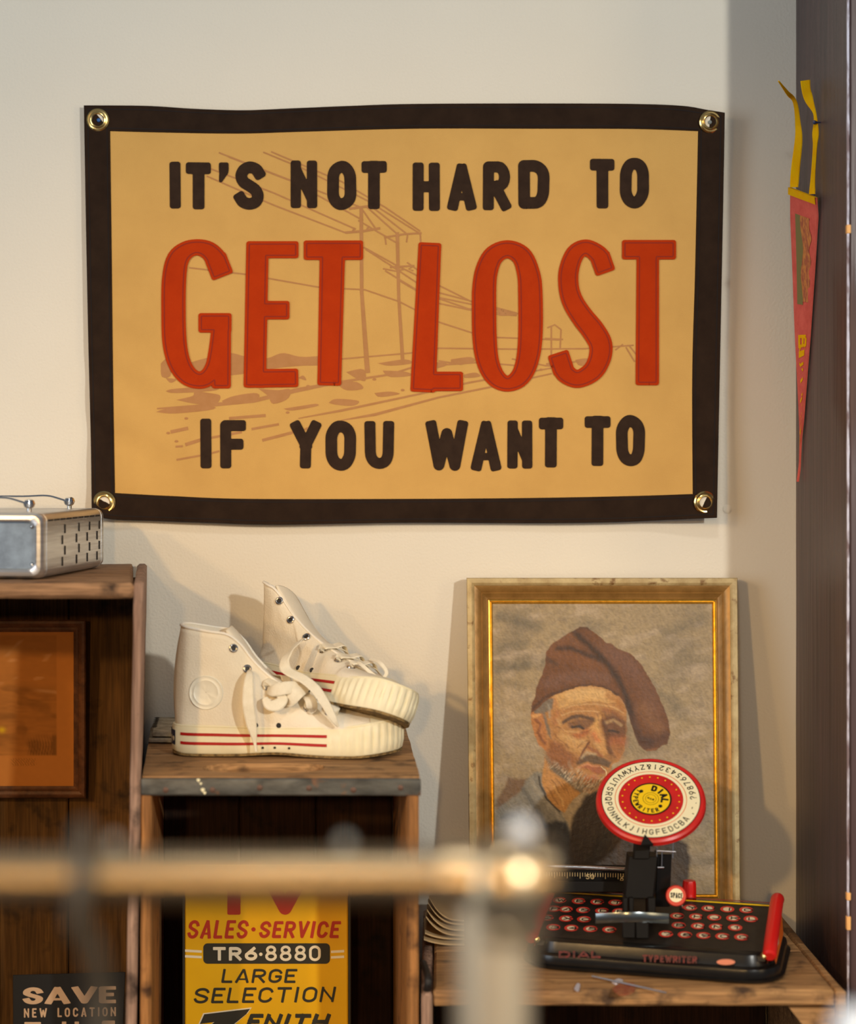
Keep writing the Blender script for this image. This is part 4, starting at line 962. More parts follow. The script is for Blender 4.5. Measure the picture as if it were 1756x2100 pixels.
def sneaker(name, label, base, Mx, flop=0.0, laces=None, side_badge=True):
    def W(x, y, z):
        if flop and z > .06:
            q = (z - .06); t = min(1, q / .1)
            x = .03 + (x - .03) * (1 - .55 * t)
            x -= .16 * q * flop; z = .06 + q * .80; y = y * (1 - .2 * t) - .34 * q
        return Mx @ Vector((x, y, z))
    root = thing(name, label, 'shoe', base, 'cream high-top sneakers')
    # foxing
    mb = MB(); rows = []
    lv = [0, .06, .3, .55, .8, .94, 1.0, 1.0]
    n = len(OUT)
    for k, t in enumerate(lv):
        r = []
        for i, (x, y) in enumerate(OUT):
            a, b = OUT[(i - 1) % n], OUT[(i + 1) % n]; nx, ny = (b[1] - a[1]), -(b[0] - a[0]); l = math.hypot(nx, ny) + 1e-9; nx /= l; ny /= l
            bul = .0012 * math.sin(math.pi * t) - (.0012 if k == 0 else 0) - (.002 if k == len(lv) - 1 else 0)
            s_ = i * .0098 * 60 / len(OUT)
            if x > .196 and .1 < t < .99:
                arcp = sum(1 for _ in ()) ; bul += .0011 * (1 if math.sin(arclen[i] * 2 * math.pi / .0102) > -.35 else -.9) * smooth(.196, .203, x) * (1 if t < .85 else .4)
            z0, z1 = zb(x) + .003, zt(x)
            r.append(W(x + nx * bul, y + ny * bul, z0 + (z1 - z0) * t + (0 if k < len(lv) - 1 else .0004)))
        rows.append(r)
    o = mb.grid(rows, 0, False, True)
    mb.f.append([o + (len(lv) - 1) * n + i for i in range(n)]); mb.m.append(0)
    fox = mb.build('rubber_sidewall', M['rubber'], root, 50)
    mb = MB(); ob = mb.grid([[W(x * .998 + .0003, y * .985, zb(x)) for x, y in OUT], [W(x * .998 + .0003, y * .99, zb(x) + .0032) for x, y in OUT]], 0, False, True)
    mb.f.append([ob + i for i in range(n)][::-1]); mb.m.append(0); mb.build('outsole', M['outsole'], root, 50)
    # tread bars under the sole
    # stripes along both sides
    def side_pt(x, t, side, off=.0018):
        y = float(np.interp(x, _so[:, 0], _so[:, 1])); return W(x, side * (y + off), zb(x) + .003 + (zt(x) - zb(x) - .003) * t)
    for side in (-1, 1):
        for t in (.74, .40):
            mb = MB(); xs = np.linspace(.014, .197, 40)
            mb.grid([[side_pt(x, t - .055, side, .0014), side_pt(x, t - .05, side, .0021), side_pt(x, t + .05, side, .0021), side_pt(x, t + .055, side, .0014)] for x in xs]); mb.build('red_stripe', M['stripe'], fox)
    mb = MB(); mb.grid([[W(x - .0016, y * 1.03, zb(x) + .003 + .031 * t) for t in (.28, .5, .75, .88)] for x, y in [( .0085, -.022), (.004, -.0155), (.0008, -.007), (0, 0), (.0008, .007), (.004, .0155), (.0085, .022)]])
    mb.build('heel_label', M['navy'], fox)
    # piping line where canvas meets rubber
    mb = MB(); mb.tube([W(x * .985 + .002, y * .955, zt(x) + .0012) for x, y in OUT] + [W(OUT[0][0] * .985 + .002, 0, zt(0) + .0012)], .0016, 8, 0, False); mb.build('welt_piping', M['rubber'], fox)
    # canvas upper: left and right quarters closed over the toe
    def US(i, v, side, off=0):
        x0, y0 = _b[i]; x1, y1, z1 = _t[i]; z0 = zt(x0) - .003
        ym = max(y0, y1) * (1.06 if x1 > .19 else 1.0) + (.003 if x1 > .1 else .0); xm = x0 * .5 + x1 * .5; zm = z0 + (z1 - z0) * (.62 if x1 > .19 else .5)
        if x1 < .1: ym -= .0035 * (1 - abs(x1 - .05) / .05)
        if i < 8: xm -= .012 * (1 - i / 8)
        a, b, c = (1 - v) ** 2, 2 * v * (1 - v), v * v
        x = a * x0 + b * xm + c * x1; y = a * y0 + b * ym + c * y1; z = a * z0 + b * zm + c * z1
        wr = .0016 * noise.noise(Vector((x * 45, z * 45, side * 3.3))) * math.sin(math.pi * min(1, v * 1.1)); y += wr + off
        return (x, side * y, z)
    mb = MB()
    for side in (-1, 1):
        P_ = [[W(*US(i, v, side)) for v in np.linspace(0, 1, NVV)] for i in range(NUU)]; mb.grid(P_)
    up = mb.build('canvas_upper', M['canvas'], root, 180)
    bm = bmesh.new(); bm.from_mesh(up.data); bmesh.ops.remove_doubles(bm, verts=bm.verts, dist=.0002); bmesh.ops.recalc_face_normals(bm, faces=bm.faces); bm.to_mesh(up.data); bm.free()
    md = up.modifiers.new('thickness', 'SOLIDIFY'); md.thickness = .0028; md.offset = -1
    # bound collar edge
    mb = MB()
    for side in (-1, 1):
        pts = [W(*US(i, 1, side)) for i in range(0, int(NUU * 11 / 16))]; mb.tube(pts, .0019, 8)
    mb.build('collar_binding', M['lining'], up)
    # rubber toe cap
    mb = MB(); ic = int(NUU * 13.0 / 16)
    for side in (-1, 1):
        mb.grid([[W(*[c + (0, side * .0012, .0012)[k] * (1 if k else 0) for k, c in enumerate(US(i, v, side))]) for v in np.linspace(0, 1, 12)] for i in range(ic, NUU)])
    mb.build('toe_cap', M['rubber'], root, 180)
    # tongue
    mb = MB(); tp = spl([(.193, .006, .060), (.165, .0125, .071), (.14, .0145, .084), (.118, .0165, .100), (.1, .018, .120), (.088, .020, .138), (.078, .021, .152), (.070, .020, .160)], 24)
    rows = [[W(x - .004 * (1 - (s / 1.0) ** 2) * 0 + .0035 * (1 - s * s), y * 1.12 * s, z - .002 + .004 * (1 - s * s)) for s in np.linspace(-1, 1, 9)] for x, y, z in tp]
    mb.grid(rows); tg = mb.build('tongue', M['canvas'], root, 180); md = tg.modifiers.new('thickness', 'SOLIDIFY'); md.thickness = .003
    # eyelets and laces
    EY = [(.079, .135), (.0965, .109), (.121, .0865), (.146, .0715), (.172, .060), (.197, .0535)]
    grid_pts = [(i, v, US(i, v, 1)) for i in range(8, int(NUU * .75)) for v in np.linspace(.4, .97, 30)]
    eye = {}
    for k, (ex, ez) in enumerate(EY):
        i, v, p = min(grid_pts, key=lambda g: (g[2][0] - ex) ** 2 + (g[2][2] - ez) ** 2)
        for side in (-1, 1):
            a, b = Vector(W(*US(i, v, side))), Vector(W(*US(i + 1, v, side))); c = Vector(W(*US(i, min(1, v + .03), side)))
            nr = (b - a).cross(c - a).normalized() * (1 if side > 0 else 1)
            ctr = Vector(W(*US(i, v, side))); mid = Vector(W(p[0], 0, p[2] - .02))
            if nr.dot(ctr - mid) < 0: nr = -nr
            eye[(k, side)] = (ctr, nr)
            mb = MB(); T = Matrix.Translation(ctr + nr * .0008) @ nr.to_track_quat('Z', 'Y').to_matrix().to_4x4()
            mb.lathe([(.0027, .0002), (.0031, .0014), (.0042, .0017), (.0054, .0011), (.0058, -.0006)], T, 18); e_ = mb.build('eyelet', M['nickel'], up)
            mb = MB(); mb.lathe([(0, .0003), (.0028, .0003)], T, 14); mb.build('eyelet_hole', M['black'], e_)
    lc_ = laces or {}
    for k0, k1, wd, bulge in lc_.get('cross', []):
        for sgn in (-1, 1):
            a, na = eye[(k0, sgn)]; b, nb = eye[(k1, -sgn)]
            upv = (Mx.to_3x3() @ Vector((.35, 0, 1))).normalized()
            m1 = a.lerp(b, .25) + upv * (.010 + bulge); m2 = a.lerp(b, .5) + upv * (.014 + bulge + .003 * sgn); m3 = a.lerp(b, .75) + upv * (.010 + bulge)
            pts = [Vector(q_) for q_ in spl([tuple(a + na * .001), tuple(a + na * .004 + upv * .003), tuple(m1), tuple(m2), tuple(m3), tuple(b + nb * .004 + upv * .002), tuple(b + nb * .0005)], 30)]
            mb = MB(); ns = [(na.lerp(upv, min(1, 2.2 * t)) if t < .5 else upv.lerp(nb, min(1, 2.2 * (t - .5)))).normalized() + Vector((.15 * math.sin(9 * t), 0, 0)) for t in np.linspace(0, 1, 30)]
            mb.ribbon(pts, wd, ns, .0011); mb.build('lace', M['lace'], root)
    for (pts, ws, nrm) in lc_.get('free', []):
        q_ = [Vector(p) for p in spl([tuple(p) for p in pts], 48)]; w_ = [float(v[0]) for v in spl([(x,) for x in ws], 48)]
        nn = [Vector(v) for v in spl([tuple(v) for v in nrm], 48)] if isinstance(nrm, list) else nrm
        mb = MB(); mb.ribbon(q_, w_, nn, .0011); mb.build('lace', M['lace'], root)
    if side_badge:
        i0, v0, p0 = min([(i, v, US(i, v, 1)) for i in range(6, 50) for v in np.linspace(.1, .9, 40)], key=lambda g: (g[2][0] - .046) ** 2 + (g[2][2] - .080) ** 2)
        mb = MB(); rad = .0215; cen = []
        def onside(x, z, off):
            i, v, p = min([(i, v, US(i, v, 1)) for i in range(6, 50, 1) for v in np.linspace(.05, .95, 26)], key=lambda g: (g[2][0] - x) ** 2 + (g[2][2] - z) ** 2)
            return W(x, -(p[1] + off), z)
        rings = [[onside(.046 + r_ * 1.0 * math.cos(q), .080 + r_ * math.sin(q), of) for q in np.linspace(0, 2 * math.pi, 29)[:-1]] for r_, of in ((.0005, .0016), (.008, .0016), (.014, .0014), (.0155, .0020), (.017, .0014), (.0195, .0014), (.0208, .0019), (.0218, .0002))]
        mb.grid(rings, 0, False, True); mb.build('ankle_badge', M['badge'], up)
    for x in (.108, .137):
        mb = MB(); 
        c = W(x, -(float(np.interp(x, _so[:, 0], _so[:, 1])) - .001), zt(x) + .0048); T = Matrix.Translation(c) @ Matrix.Rotation(R(90), 4, 'X'); mb.lathe([(0, .0012), (.003, .0012), (.0036, .0002), (.0036, -.002)], T, 14); mb.build('vent_eyelet', M['black'], up)
    for x in (.117, .132, .150):
        mb = MB(); c = side_pt(x, .22, -1, .0014); T = Matrix.Translation(c) @ Matrix.Rotation(R(90), 4, 'X'); mb.lathe([(0, .0004), (.0016, .0004)], T, 10); mb.build('sidewall_hole', M['card_dark'], fox)
    return root, eye
arclen = [0.0]
for i in range(1, len(OUT)): arclen.append(arclen[-1] + math.hypot(OUT[i][0] - OUT[i - 1][0], OUT[i][1] - OUT[i - 1][1]))
DS1 = 2.262; S1 = DS1 / F
M1 = Matrix.Translation((xat(355, DS1 - 2.5), DS1 - 2.5 - .002, zt2 + .0016)) @ Matrix.Rotation(R(-1.5), 4, 'Z') @ Matrix.Diagonal((1.02, 1, 1, 1))
def s1(px, py, d): return P(px, py, d - 2.5)
fl1 = ([s1(510, 1376, 2.229), s1(512, 1380, 2.218), s1(510, 1400, 2.206), s1(509, 1440, 2.200), s1(515, 1480, 2.202), s1(520, 1505, 2.204), s1(523, 1525, 2.206), s1(525, 1541, 2.206)], [.004, .008, .012, .0145, .0135, .009, .004, .003], Vector((.18, -1, .1)))
fl2 = ([s1(549, 1416, 2.226), s1(560, 1416, 2.215), s1(585, 1411, 2.212), s1(612, 1408, 2.222), s1(625, 1402, 2.24)], [.010, .015, .016, .015, .012], Vector((-.1, -1, .25)))
fl3 = ([s1(543, 1432, 2.214), s1(552, 1445, 2.208), s1(568, 1446, 2.208), s1(580, 1434, 2.212), s1(572, 1424, 2.216)], [.008, .013, .015, .013, .008], Vector((.1, -1, .4)))
fl4 = ([s1(590, 1441, 2.222), s1(596, 1436, 2.214), s1(610, 1420, 2.214), s1(622, 1408, 2.228), s1(615, 1398, 2.25), s1(590, 1392, 2.27)], [.009, .015, .017, .017, .015, .013], Vector((.2, -1, .5)))
fl5 = ([s1(635, 1457, 2.226), s1(640, 1450, 2.216), s1(636, 1434, 2.216), s1(626, 1424, 2.23), s1(618, 1414, 2.25)], [.009, .015, .014, .012, .010], Vector((.3, -1, .5)))
fl6 = ([s1(690, 1467, 2.228), s1(688, 1456, 2.222), s1(680, 1444, 2.235), s1(668, 1438, 2.26)], [.008, .014, .015, .014], Vector((.3, -1, .6)))
sneaker('sneaker', 'cream high-top sneaker standing flat on the crate in front, red stripes along its sole', M1 @ Vector((.14, 0, 0)), M1, 0,
        {'cross': [(3, 3, .012, .0), (4, 4, .012, .001), (5, 5, .012, 0), (2, 3, .013, .002)], 'free': [fl1, fl2, fl3, fl4, fl5, fl6]})
# back sneaker, propped on the toe of the front one
toe = P(827, 1467, 2.205 - 2.5); heel_dir = Vector((-.205, .200, .014)).normalized()
X_ = -heel_dir; Z_ = Vector((.0, .50, .86)); Z_ = (Z_ - X_ * Z_.dot(X_)).normalized(); Y_ = Z_.cross(X_)
Rm = Matrix((X_, Y_, Z_)).transposed().to_4x4()
M2 = Matrix.Translation(toe - X_ * .286 - Z_ * .012) @ Rm
bl1 = ([s1(622, 1312, 2.275), s1(612, 1318, 2.262), s1(594, 1338, 2.245), s1(583, 1358, 2.235), s1(590, 1376, 2.228), s1(622, 1392, 2.218), s1(648, 1414, 2.206), s1(668, 1444, 2.196), s1(684, 1474, 2.194), s1(694, 1490, 2.198)], [.006, .011, .0145, .0145, .014, .0135, .0135, .012, .009, .003],
       [(-.6, -.8, .2), (-.6, -.8, .2), (-.75, -.65, .1), (-.5, -.8, .3), (.2, -.7, .7), (.1, -.7, .7), (.3, -.85, .45), (.4, -.9, .3), (.3, -.9, .2), (.3, -.9, .2)])
bl2 = ([s1(760, 1352, 2.27), s1(780, 1360, 2.25), s1(793, 1380, 2.24), s1(778, 1392, 2.235), s1(745, 1366, 2.25), s1(735, 1358, 2.26)], [.004, .005, .005, .005, .005, .005], Vector((0, -.8, .6)))
sneaker('sneaker', 'cream high-top sneaker at the back, tilted with its ribbed toe resting on the other sneaker', toe, M2, 1.0,
        {'cross': [(3, 3, .013, .001), (4, 4, .012, .001), (5, 5, .010, .001)], 'free': [bl1, bl2]}, False)

# ------------------------------------------------------------------ framed oil portrait leaning on the wall
pk = .09 / .464
fp0 = P(1235, 1185, -.034)
PT_ = Plane(fp0, Vector((0, -1, pk)))      # front face leans back to the wall
zbot = zt3 + .0065
M['gold'] = mat('old_gold_frame', D(158, 112, 54, .9), .40, .3, D(130, 90, 40, .9), (30, 30, 30), 5, (.35, .65), .0005, (110, 110, 110), .5)
M['gold_pale'] = mat('pale_gold_frame_edge', D(192, 162, 108, .9), .5, .1, D(164, 132, 82, .9), (40, 40, 40), 5, (.35, .65), .0006, (130, 130, 130), .4, (D(120, 84, 44, .84), 70, .6, .7))
M['gilt'] = mat('bright_gilt_liner', (.80, .50, .10, 1), .30, .9, (.62, .36, .06, 1), (160, 160, 160), 4)
por = thing('framed_painting', 'gold-framed oil portrait of an old man in a brown cap leaning against the wall', 'painting', (PT_(1240, 1700).x, PT_(1240, 1890).y, zbot))
ybot = 1900
for yy in range(1850, 1960):
    if PT_(1240, yy).z < zbot: ybot = yy; break
def skew(fn):   # the frame's sides splay a touch towards the bottom
    return lambda x, y, h=0: fn(x + (x - 1235) * 0 + (y - 1185) * .009, y, h)
PTs = skew(PT_)
rails = rect_frame(PTs, 957, 1513, 1185, ybot - 2, [(0, -.020), (0, .004), (1.5, .007), (10, .008), (14, .0065), (16, .0045)])
names = []
for m_ in rails: m_.build('frame_rail', M['gold_pale'], por)
for m_ in rect_frame(PTs, 957 + 15, 1513 - 15, 1185 + 15, ybot - 17, [(0, -.018), (0, .0045), (6, .0035), (13, .0005), (15, -.0008), (17, .0004), (19, -.0008), (26, -.0035), (28, -.0025), (30, -.004), (30, -.018)]): m_.build('frame_moulding', M['gold'], por)
for m_ in rect_frame(PTs, 957 + 44.5, 1513 - 44.5, 1185 + 45, ybot - 47, [(0, -.014), (0, -.0035), (2.5, -.0028), (4, -.0045), (6, -.0035), (8.5, -.006), (8.5, -.014)]): m_.build('gilt_liner', M['gilt'], por)
def Z3(*p): return [(900 + x / 2.373, 1160 + y / 2.373) for x, y in p]
def Z2(*p): return [(1080 + x / 5.4875, 1260 + y / 5.4875) for x, y in p]
def ZN(*p): return [(1080 + x / 8.75, 1540 + y / 8.75) for x, y in p]
def pmask(X, Y, poly, soft):
    A = np.array(poly); d = np.full(X.shape, 1e9); ins = np.zeros(X.shape, bool)
    for (ax, ay), (bx, by) in zip(A, np.roll(A, -1, 0)):
        dx, dy = bx - ax, by - ay; t = np.clip(((X - ax) * dx + (Y - ay) * dy) / (dx * dx + dy * dy + 1e-9), 0, 1)
        d = np.minimum(d, np.hypot(X - ax - t * dx, Y - ay - t * dy)); c = (ay > Y) != (by > Y)
        ins ^= c & (X < dx * (Y - ay) / (dy if abs(dy) > 1e-9 else 1e-9) + ax)
    return smooth(-soft, soft, np.where(ins, d, -d))
def smask(X, Y, pts, wd, soft):
    d = np.full(X.shape, 1e9)
    for (ax, ay), (bx, by) in zip(pts[:-1], pts[1:]):
        dx, dy = bx - ax, by - ay; t = np.clip(((X - ax) * dx + (Y - ay) * dy) / (dx * dx + dy * dy + 1e-9), 0, 1)
        d = np.minimum(d, np.hypot(X - ax - t * dx, Y - ay - t * dy))
    return smooth(wd / 2 + soft, wd / 2 - soft, d)
PKG = .95
def portrait(X, Y):
    Xo, Yo = X, Y
    X = X + 4 * (vnoise(Xo, Yo, 14, 14, 11) - .5) + 1.4 * (vnoise(Xo, Yo, 4, 4, 12) - .5); Y = Y + 4 * (vnoise(Xo, Yo, 14, 14, 13) - .5) + 1.4 * (vnoise(Xo, Yo, 4, 4, 14) - .5)
    c = lambda *v: Dv(v, PKG)
    img = np.ones(X.shape + (3,)) * c(154, 127, 88)
    def mixc(m, col): nonlocal img; m = m[..., None]; img = img * (1 - m) + col * m
    n1 = vnoise(X + .3 * Y, Y, 70, 34, 21); n2 = vnoise(X, Y + .2 * X, 30, 14, 22); n3 = vnoise(X, Y, 12, 7, 23)
    mixc(np.clip((n1 - .45) * 1.8, 0, 1) * .8, c(118, 100, 74)); mixc(np.clip((n2 - .55) * 2, 0, 1) * .7, c(176, 148, 114)); mixc(np.clip((n3 - .6) * 2.2, 0, 1) * .5, c(132, 110, 84))
    for p, w_, a in ((Z3((300, 250), (400, 270), (480, 300)), 22, .55), (Z3((290, 510), (350, 495), (420, 490)), 16, .6), (Z3((300, 400), (420, 380)), 16, .4), (Z3((1100, 330), (1200, 290), (1290, 260)), 24, .4), (Z3((1130, 650), (1180, 720)), 26, .35), (Z3((1000, 560), (1080, 640)), 22, .3), (Z3((290, 560), (400, 590)), 12, .35)):
        mixc(smask(X, Y, p, w_, 8) * a, c(94, 82, 62))
    mixc(smask(X, Y, Z3((300, 760), (400, 820), (430, 900)), 40, 26) * .5, c(178, 152, 116))
    # coat and clothes
    mixc(pmask(X, Y, Z3((265, 1170), (330, 1030), (440, 1040), (440, 1100), (280, 1190)), 5) * .85, c(100, 66, 38))
    mixc(pmask(X, Y, Z3((265, 1190), (390, 1100), (410, 1050), (460, 1005), (500, 1010), (520, 1090), (600, 1220), (650, 1320), (640, 1640), (265, 1640)), 4), c(122, 110, 90))
    mixc(smask(X, Y, Z3((400, 1090), (450, 1160), (500, 1240), (540, 1290)), 9, 5) * .7, c(78, 72, 62)); mixc(smask(X, Y, Z3((440, 1050), (520, 1160), (590, 1240)), 9, 4) * .6, c(150, 134, 108))
    mixc(smask(X, Y, Z3((300, 1230), (380, 1200), (430, 1260)), 10, 6) * .5, c(84, 80, 72))
    mixc(pmask(X, Y, Z3((500, 1255), (560, 1240), (610, 1250), (640, 1310), (660, 1420), (700, 1640), (560, 1640), (540, 1420)), 5), c(44, 42, 42))
    mixc(pmask(X, Y, Z3((640, 1225), (700, 1120), (790, 1085), (880, 1090), (980, 1200), (1190, 1360), (1215, 1420), (1180, 1640), (640, 1640), (620, 1400)), 5), c(46, 32, 22))
    mixc(pmask(X, Y, Z3((1030, 1330), (1190, 1350), (1210, 1450), (1160, 1640), (1030, 1640)), 9) * .75, c(66, 50, 36))
    mixc(smask(X, Y, Z3((800, 1320), (740, 1440), (700, 1640)), 20, 12) * .6, c(30, 26, 24)); mixc(smask(X, Y, Z3((860, 1320), (880, 1460)), 16, 9) * .5, c(66, 44, 28))
    # neck
    mixc(pmask(X, Y, ZN((300, 100), (250, 560), (290, 740), (420, 960), (560, 1080), (660, 1110), (790, 900), (930, 760), (760, 560), (420, 300)), 2.5), c(178, 120, 58))
    for p, w_ in ((ZN((420, 520), (560, 760)), 3), (ZN((500, 500), (640, 700)), 3), (ZN((330, 640), (520, 930)), 4), (ZN((600, 560), (720, 760)), 3)): mixc(smask(X, Y, p, w_, 1.5) * .5, c(126, 80, 34))
    mixc(smask(X, Y, ZN((450, 640), (600, 880), (640, 1000)), 4, 2) * .6, c(206, 152, 84)); mixc(smask(X, Y, ZN((210, 460), (215, 600), (330, 860), (560, 1100)), 4, 2) * .9, c(46, 36, 28))
    # head
    face = Z2((45, 1100), (110, 980), (280, 900), (420, 840), (700, 780), (900, 830), (1050, 930), (1105, 1040), (1112, 1200), (1105, 1400), (1080, 1540), (1030, 1646)) + ZN((1500, 250), (1480, 420), (1400, 560), (1260, 690), (1120, 770), (960, 740), (760, 580), (560, 420), (400, 200)) + Z2((210, 1530), (120, 1460), (60, 1300))
    mixc(pmask(X, Y, face, 2), c(170, 114, 58))
    mixc(pmask(X, Y, Z2((280, 920), (450, 850), (700, 810), (900, 850), (1000, 940), (1000, 1010), (700, 990), (420, 1050), (300, 1080)), 4) * .8, c(196, 146, 82))
    mixc(smask(X, Y, Z2((480, 900), (700, 860), (880, 900)), 16, 9) * .5, c(212, 166, 104)); mixc(smask(X, Y, Z2((900, 900), (1020, 1000), (1060, 1080)), 12, 7) * .7, c(158, 96, 40))
    mixc(smask(X, Y, Z2((300, 960), (330, 1100), (300, 1220)), 9, 6) * .5, c(164, 90, 42))
    for p in (((420, 1070), (560, 1010), (760, 1010), (960, 1040), (1080, 1110)), ((380, 1130), (560, 1090), (800, 1090))): mixc(smask(X, Y, Z2(*p), 2.4, 1.6) * .42, c(214, 170, 110))
    mixc(smask(X, Y, Z2((500, 1020), (700, 985), (1000, 1010)), 2, 1.3) * .5, c(130, 82, 40)); mixc(smask(X, Y, Z2((850, 1070), (960, 1100), (1050, 1170)), 7, 5) * .7, c(142, 78, 40))
    mixc(pmask(X, Y, Z2((880, 1130), (1000, 1150), (1105, 1200), (1100, 1380), (1000, 1370), (900, 1380), (860, 1250)), 4) * .85, c(92, 56, 32))
    mixc(pmask(X, Y, Z2((840, 1090), (1000, 1100), (1110, 1180), (1105, 1400), (1080, 1540), (1000, 1640), (880, 1640), (930, 1560), (880, 1400), (830, 1250)), 9) * .55, c(104, 60, 30))
    mixc(smask(X, Y, Z2((400, 1220), (480, 1170), (600, 1150), (740, 1190)), 8, 3) * .9, c(72, 48, 32)); mixc(pmask(X, Y, Z2((440, 1230), (560, 1180), (740, 1200), (740, 1250), (620, 1290), (480, 1280)), 3) * .75, c(96, 58, 34))
    mixc(smask(X, Y, Z2((500, 1270), (580, 1260), (620, 1280)), 5, 2) * .9, c(48, 34, 26)); mixc(smask(X, Y, Z2((380, 1290), (480, 1320), (600, 1330)), 4, 2) * .6, c(206, 154, 90))
    mixc(smask(X, Y, Z2((880, 1210), (960, 1190), (1050, 1240)), 6, 3) * .5, c(190, 150, 96)); mixc(smask(X, Y, Z2((900, 1310), (960, 1300), (1020, 1320)), 5, 2) * .8, c(46, 32, 24))
    mixc(smask(X, Y, Z2((520, 1370), (600, 1350), (660, 1310)), 10, 5) * .7, c(166, 82, 34)); mixc(pmask(X, Y, Z2((360, 1300), (560, 1400), (690, 1420), (600, 1560), (460, 1540), (330, 1420)), 6) * .5, c(196, 146, 82))
    mixc(smask(X, Y, Z2((800, 1160), (770, 1240), (790, 1300)), 9, 5) * .7, c(196, 144, 74)); mixc(smask(X, Y, Z2((740, 1290), (820, 1420), (860, 1540)), 16, 6) * .7, c(204, 144, 76))
    mixc(smask(X, Y, Z2((740, 1350), (790, 1420)), 10, 6) * .55, c(190, 92, 50)); mixc(smask(X, Y, Z2((850, 1200), (880, 1340), (900, 1480), (930, 1560)), 9, 4) * .85, c(86, 48, 22))
    mixc(smask(X, Y, Z2((690, 1440), (640, 1520), (570, 1620)), 4, 2) * .9, c(96, 46, 18)); mixc(smask(X, Y, Z2((680, 1500), (760, 1530), (830, 1600)), 6, 3) * .7, c(130, 66, 34))
    mixc(smask(X, Y, Z2((960, 1420), (1040, 1420), (1070, 1430)), 20, 10) * .5, c(160, 74, 36)); mixc(smask(X, Y, Z2((980, 1480), (1030, 1600)), 14, 8) * .5, c(176, 108, 54))
    mixc(pmask(X, Y, Z2((230, 1400), (420, 1480), (540, 1640), (440, 1750), (240, 1700), (200, 1560)), 8) * .6, c(140, 78, 36))
    # ear, side hair
    mixc(pmask(X, Y, Z2((40, 1100), (170, 1080), (210, 1200), (200, 1400), (230, 1530), (130, 1480), (60, 1310)), 2.5), c(172, 106, 50)); mixc(smask(X, Y, Z2((90, 1180), (140, 1240), (110, 1330), (180, 1450)), 6, 3) * .7, c(104, 52, 26)); mixc(smask(X, Y, Z2((70, 1150), (130, 1130)), 7, 3) * .7, c(210, 150, 82))
    mixc(pmask(X, Y, Z2((60, 1070), (200, 950), (290, 950), (270, 1060), (190, 1110), (230, 1240), (270, 1400), (220, 1340), (170, 1120), (80, 1110)), 3) * .85, c(102, 92, 76)); mixc(smask(X, Y, Z2((230, 1020), (250, 1160)), 5, 3) * .6, c(148, 134, 110))
    # beard and moustache
    mixc(pmask(X, Y, ZN((300, 60), (420, 160), (700, 330), (860, 470), (1000, 560), (1240, 560), (1300, 640), (1120, 780), (960, 740), (740, 560), (540, 420), (380, 260)), 4) * .6, c(140, 112, 82))
    for q in (((420, 300), (560, 420), (740, 540)), ((620, 440), (780, 600), (930, 720)), ((500, 300), (640, 440))): mixc(smask(X, Y, ZN(*q), 8, 5) * .7, c(84, 74, 56))
    for q in (((700, 480), (860, 640), (1020, 720)), ((480, 200), (640, 360)), ((900, 640), (1060, 640), (1230, 600)), ((740, 200), (780, 320))): mixc(smask(X, Y, ZN(*q), 4, 3) * .6, c(186, 158, 120))
    mixc(pmask(X, Y, ZN((860, 210), (960, 100), (1160, 60), (1330, 120), (1490, 200), (1440, 300), (1290, 240), (1080, 200), (950, 240), (880, 260)), 3) * .85, c(76, 58, 40)); mixc(smask(X, Y, ZN((960, 110), (1060, 40), (1200, 60)), 6, 4) * .7, c(182, 156, 116))
    mixc(pmask(X, Y, ZN((920, 290), (1100, 230), (1300, 260), (1400, 400), (1260, 420), (1060, 330)), 4) * .8, c(150, 74, 42)); mixc(smask(X, Y, ZN((900, 290), (1080, 250), (1250, 270)), 3, 2) * .7, c(204, 136, 88)); mixc(pmask(X, Y, ZN((1000, 440), (1200, 430), (1260, 520), (1100, 600), (1000, 540)), 5) * .7, c(176, 104, 68))
    mixc(smask(X, Y, ZN((1300, 265), (1380, 360), (1420, 470)), 1.6, 1) * .9, c(222, 196, 140))
    bd = pmask(X, Y, ZN((290, 100), (420, 180), (640, 270), (840, 400), (900, 300), (1000, 420), (1240, 540), (1400, 440), (1380, 560), (1290, 650), (1120, 780), (960, 745), (740, 570), (540, 430), (370, 280)), 7)
    st1 = np.clip((vnoise(X + .9 * Y, Y - .6 * X, 2.4, 9, 41) - .5) * 3, 0, 1); st2 = np.clip((vnoise(X + .7 * Y, Y - .8 * X, 2.6, 8, 42) - .52) * 3, 0, 1)
    mixc(bd * st1 * .75, c(196, 172, 134)); mixc(bd * st2 * .7, c(84, 70, 50))
    mixc(pmask(X, Y, Z2((240, 1420), (400, 1480), (520, 1600), (600, 1640), (480, 1760), (330, 1740), (220, 1640)), 9) * .45, c(112, 58, 24))
    for p in (((300, 1340), (360, 1420), (460, 1500)), ((560, 1500), (610, 1440), (690, 1420)), ((320, 1260), (400, 1300)), ((780, 1130), (800, 1200)), ((830, 1130), (850, 1190)), ((600, 1330), (700, 1300))):
        mixc(smask(X, Y, Z2(*p), 3, 2) * .55, c(112, 62, 28))
    for p in (((420, 1380), (540, 1430), (620, 1430)), ((520, 950), (640, 930), (760, 940)), ((340, 1180), (360, 1240)), ((760, 1450), (800, 1500))):
        mixc(smask(X, Y, Z2(*p), 6, 5) * .45, c(216, 168, 104))
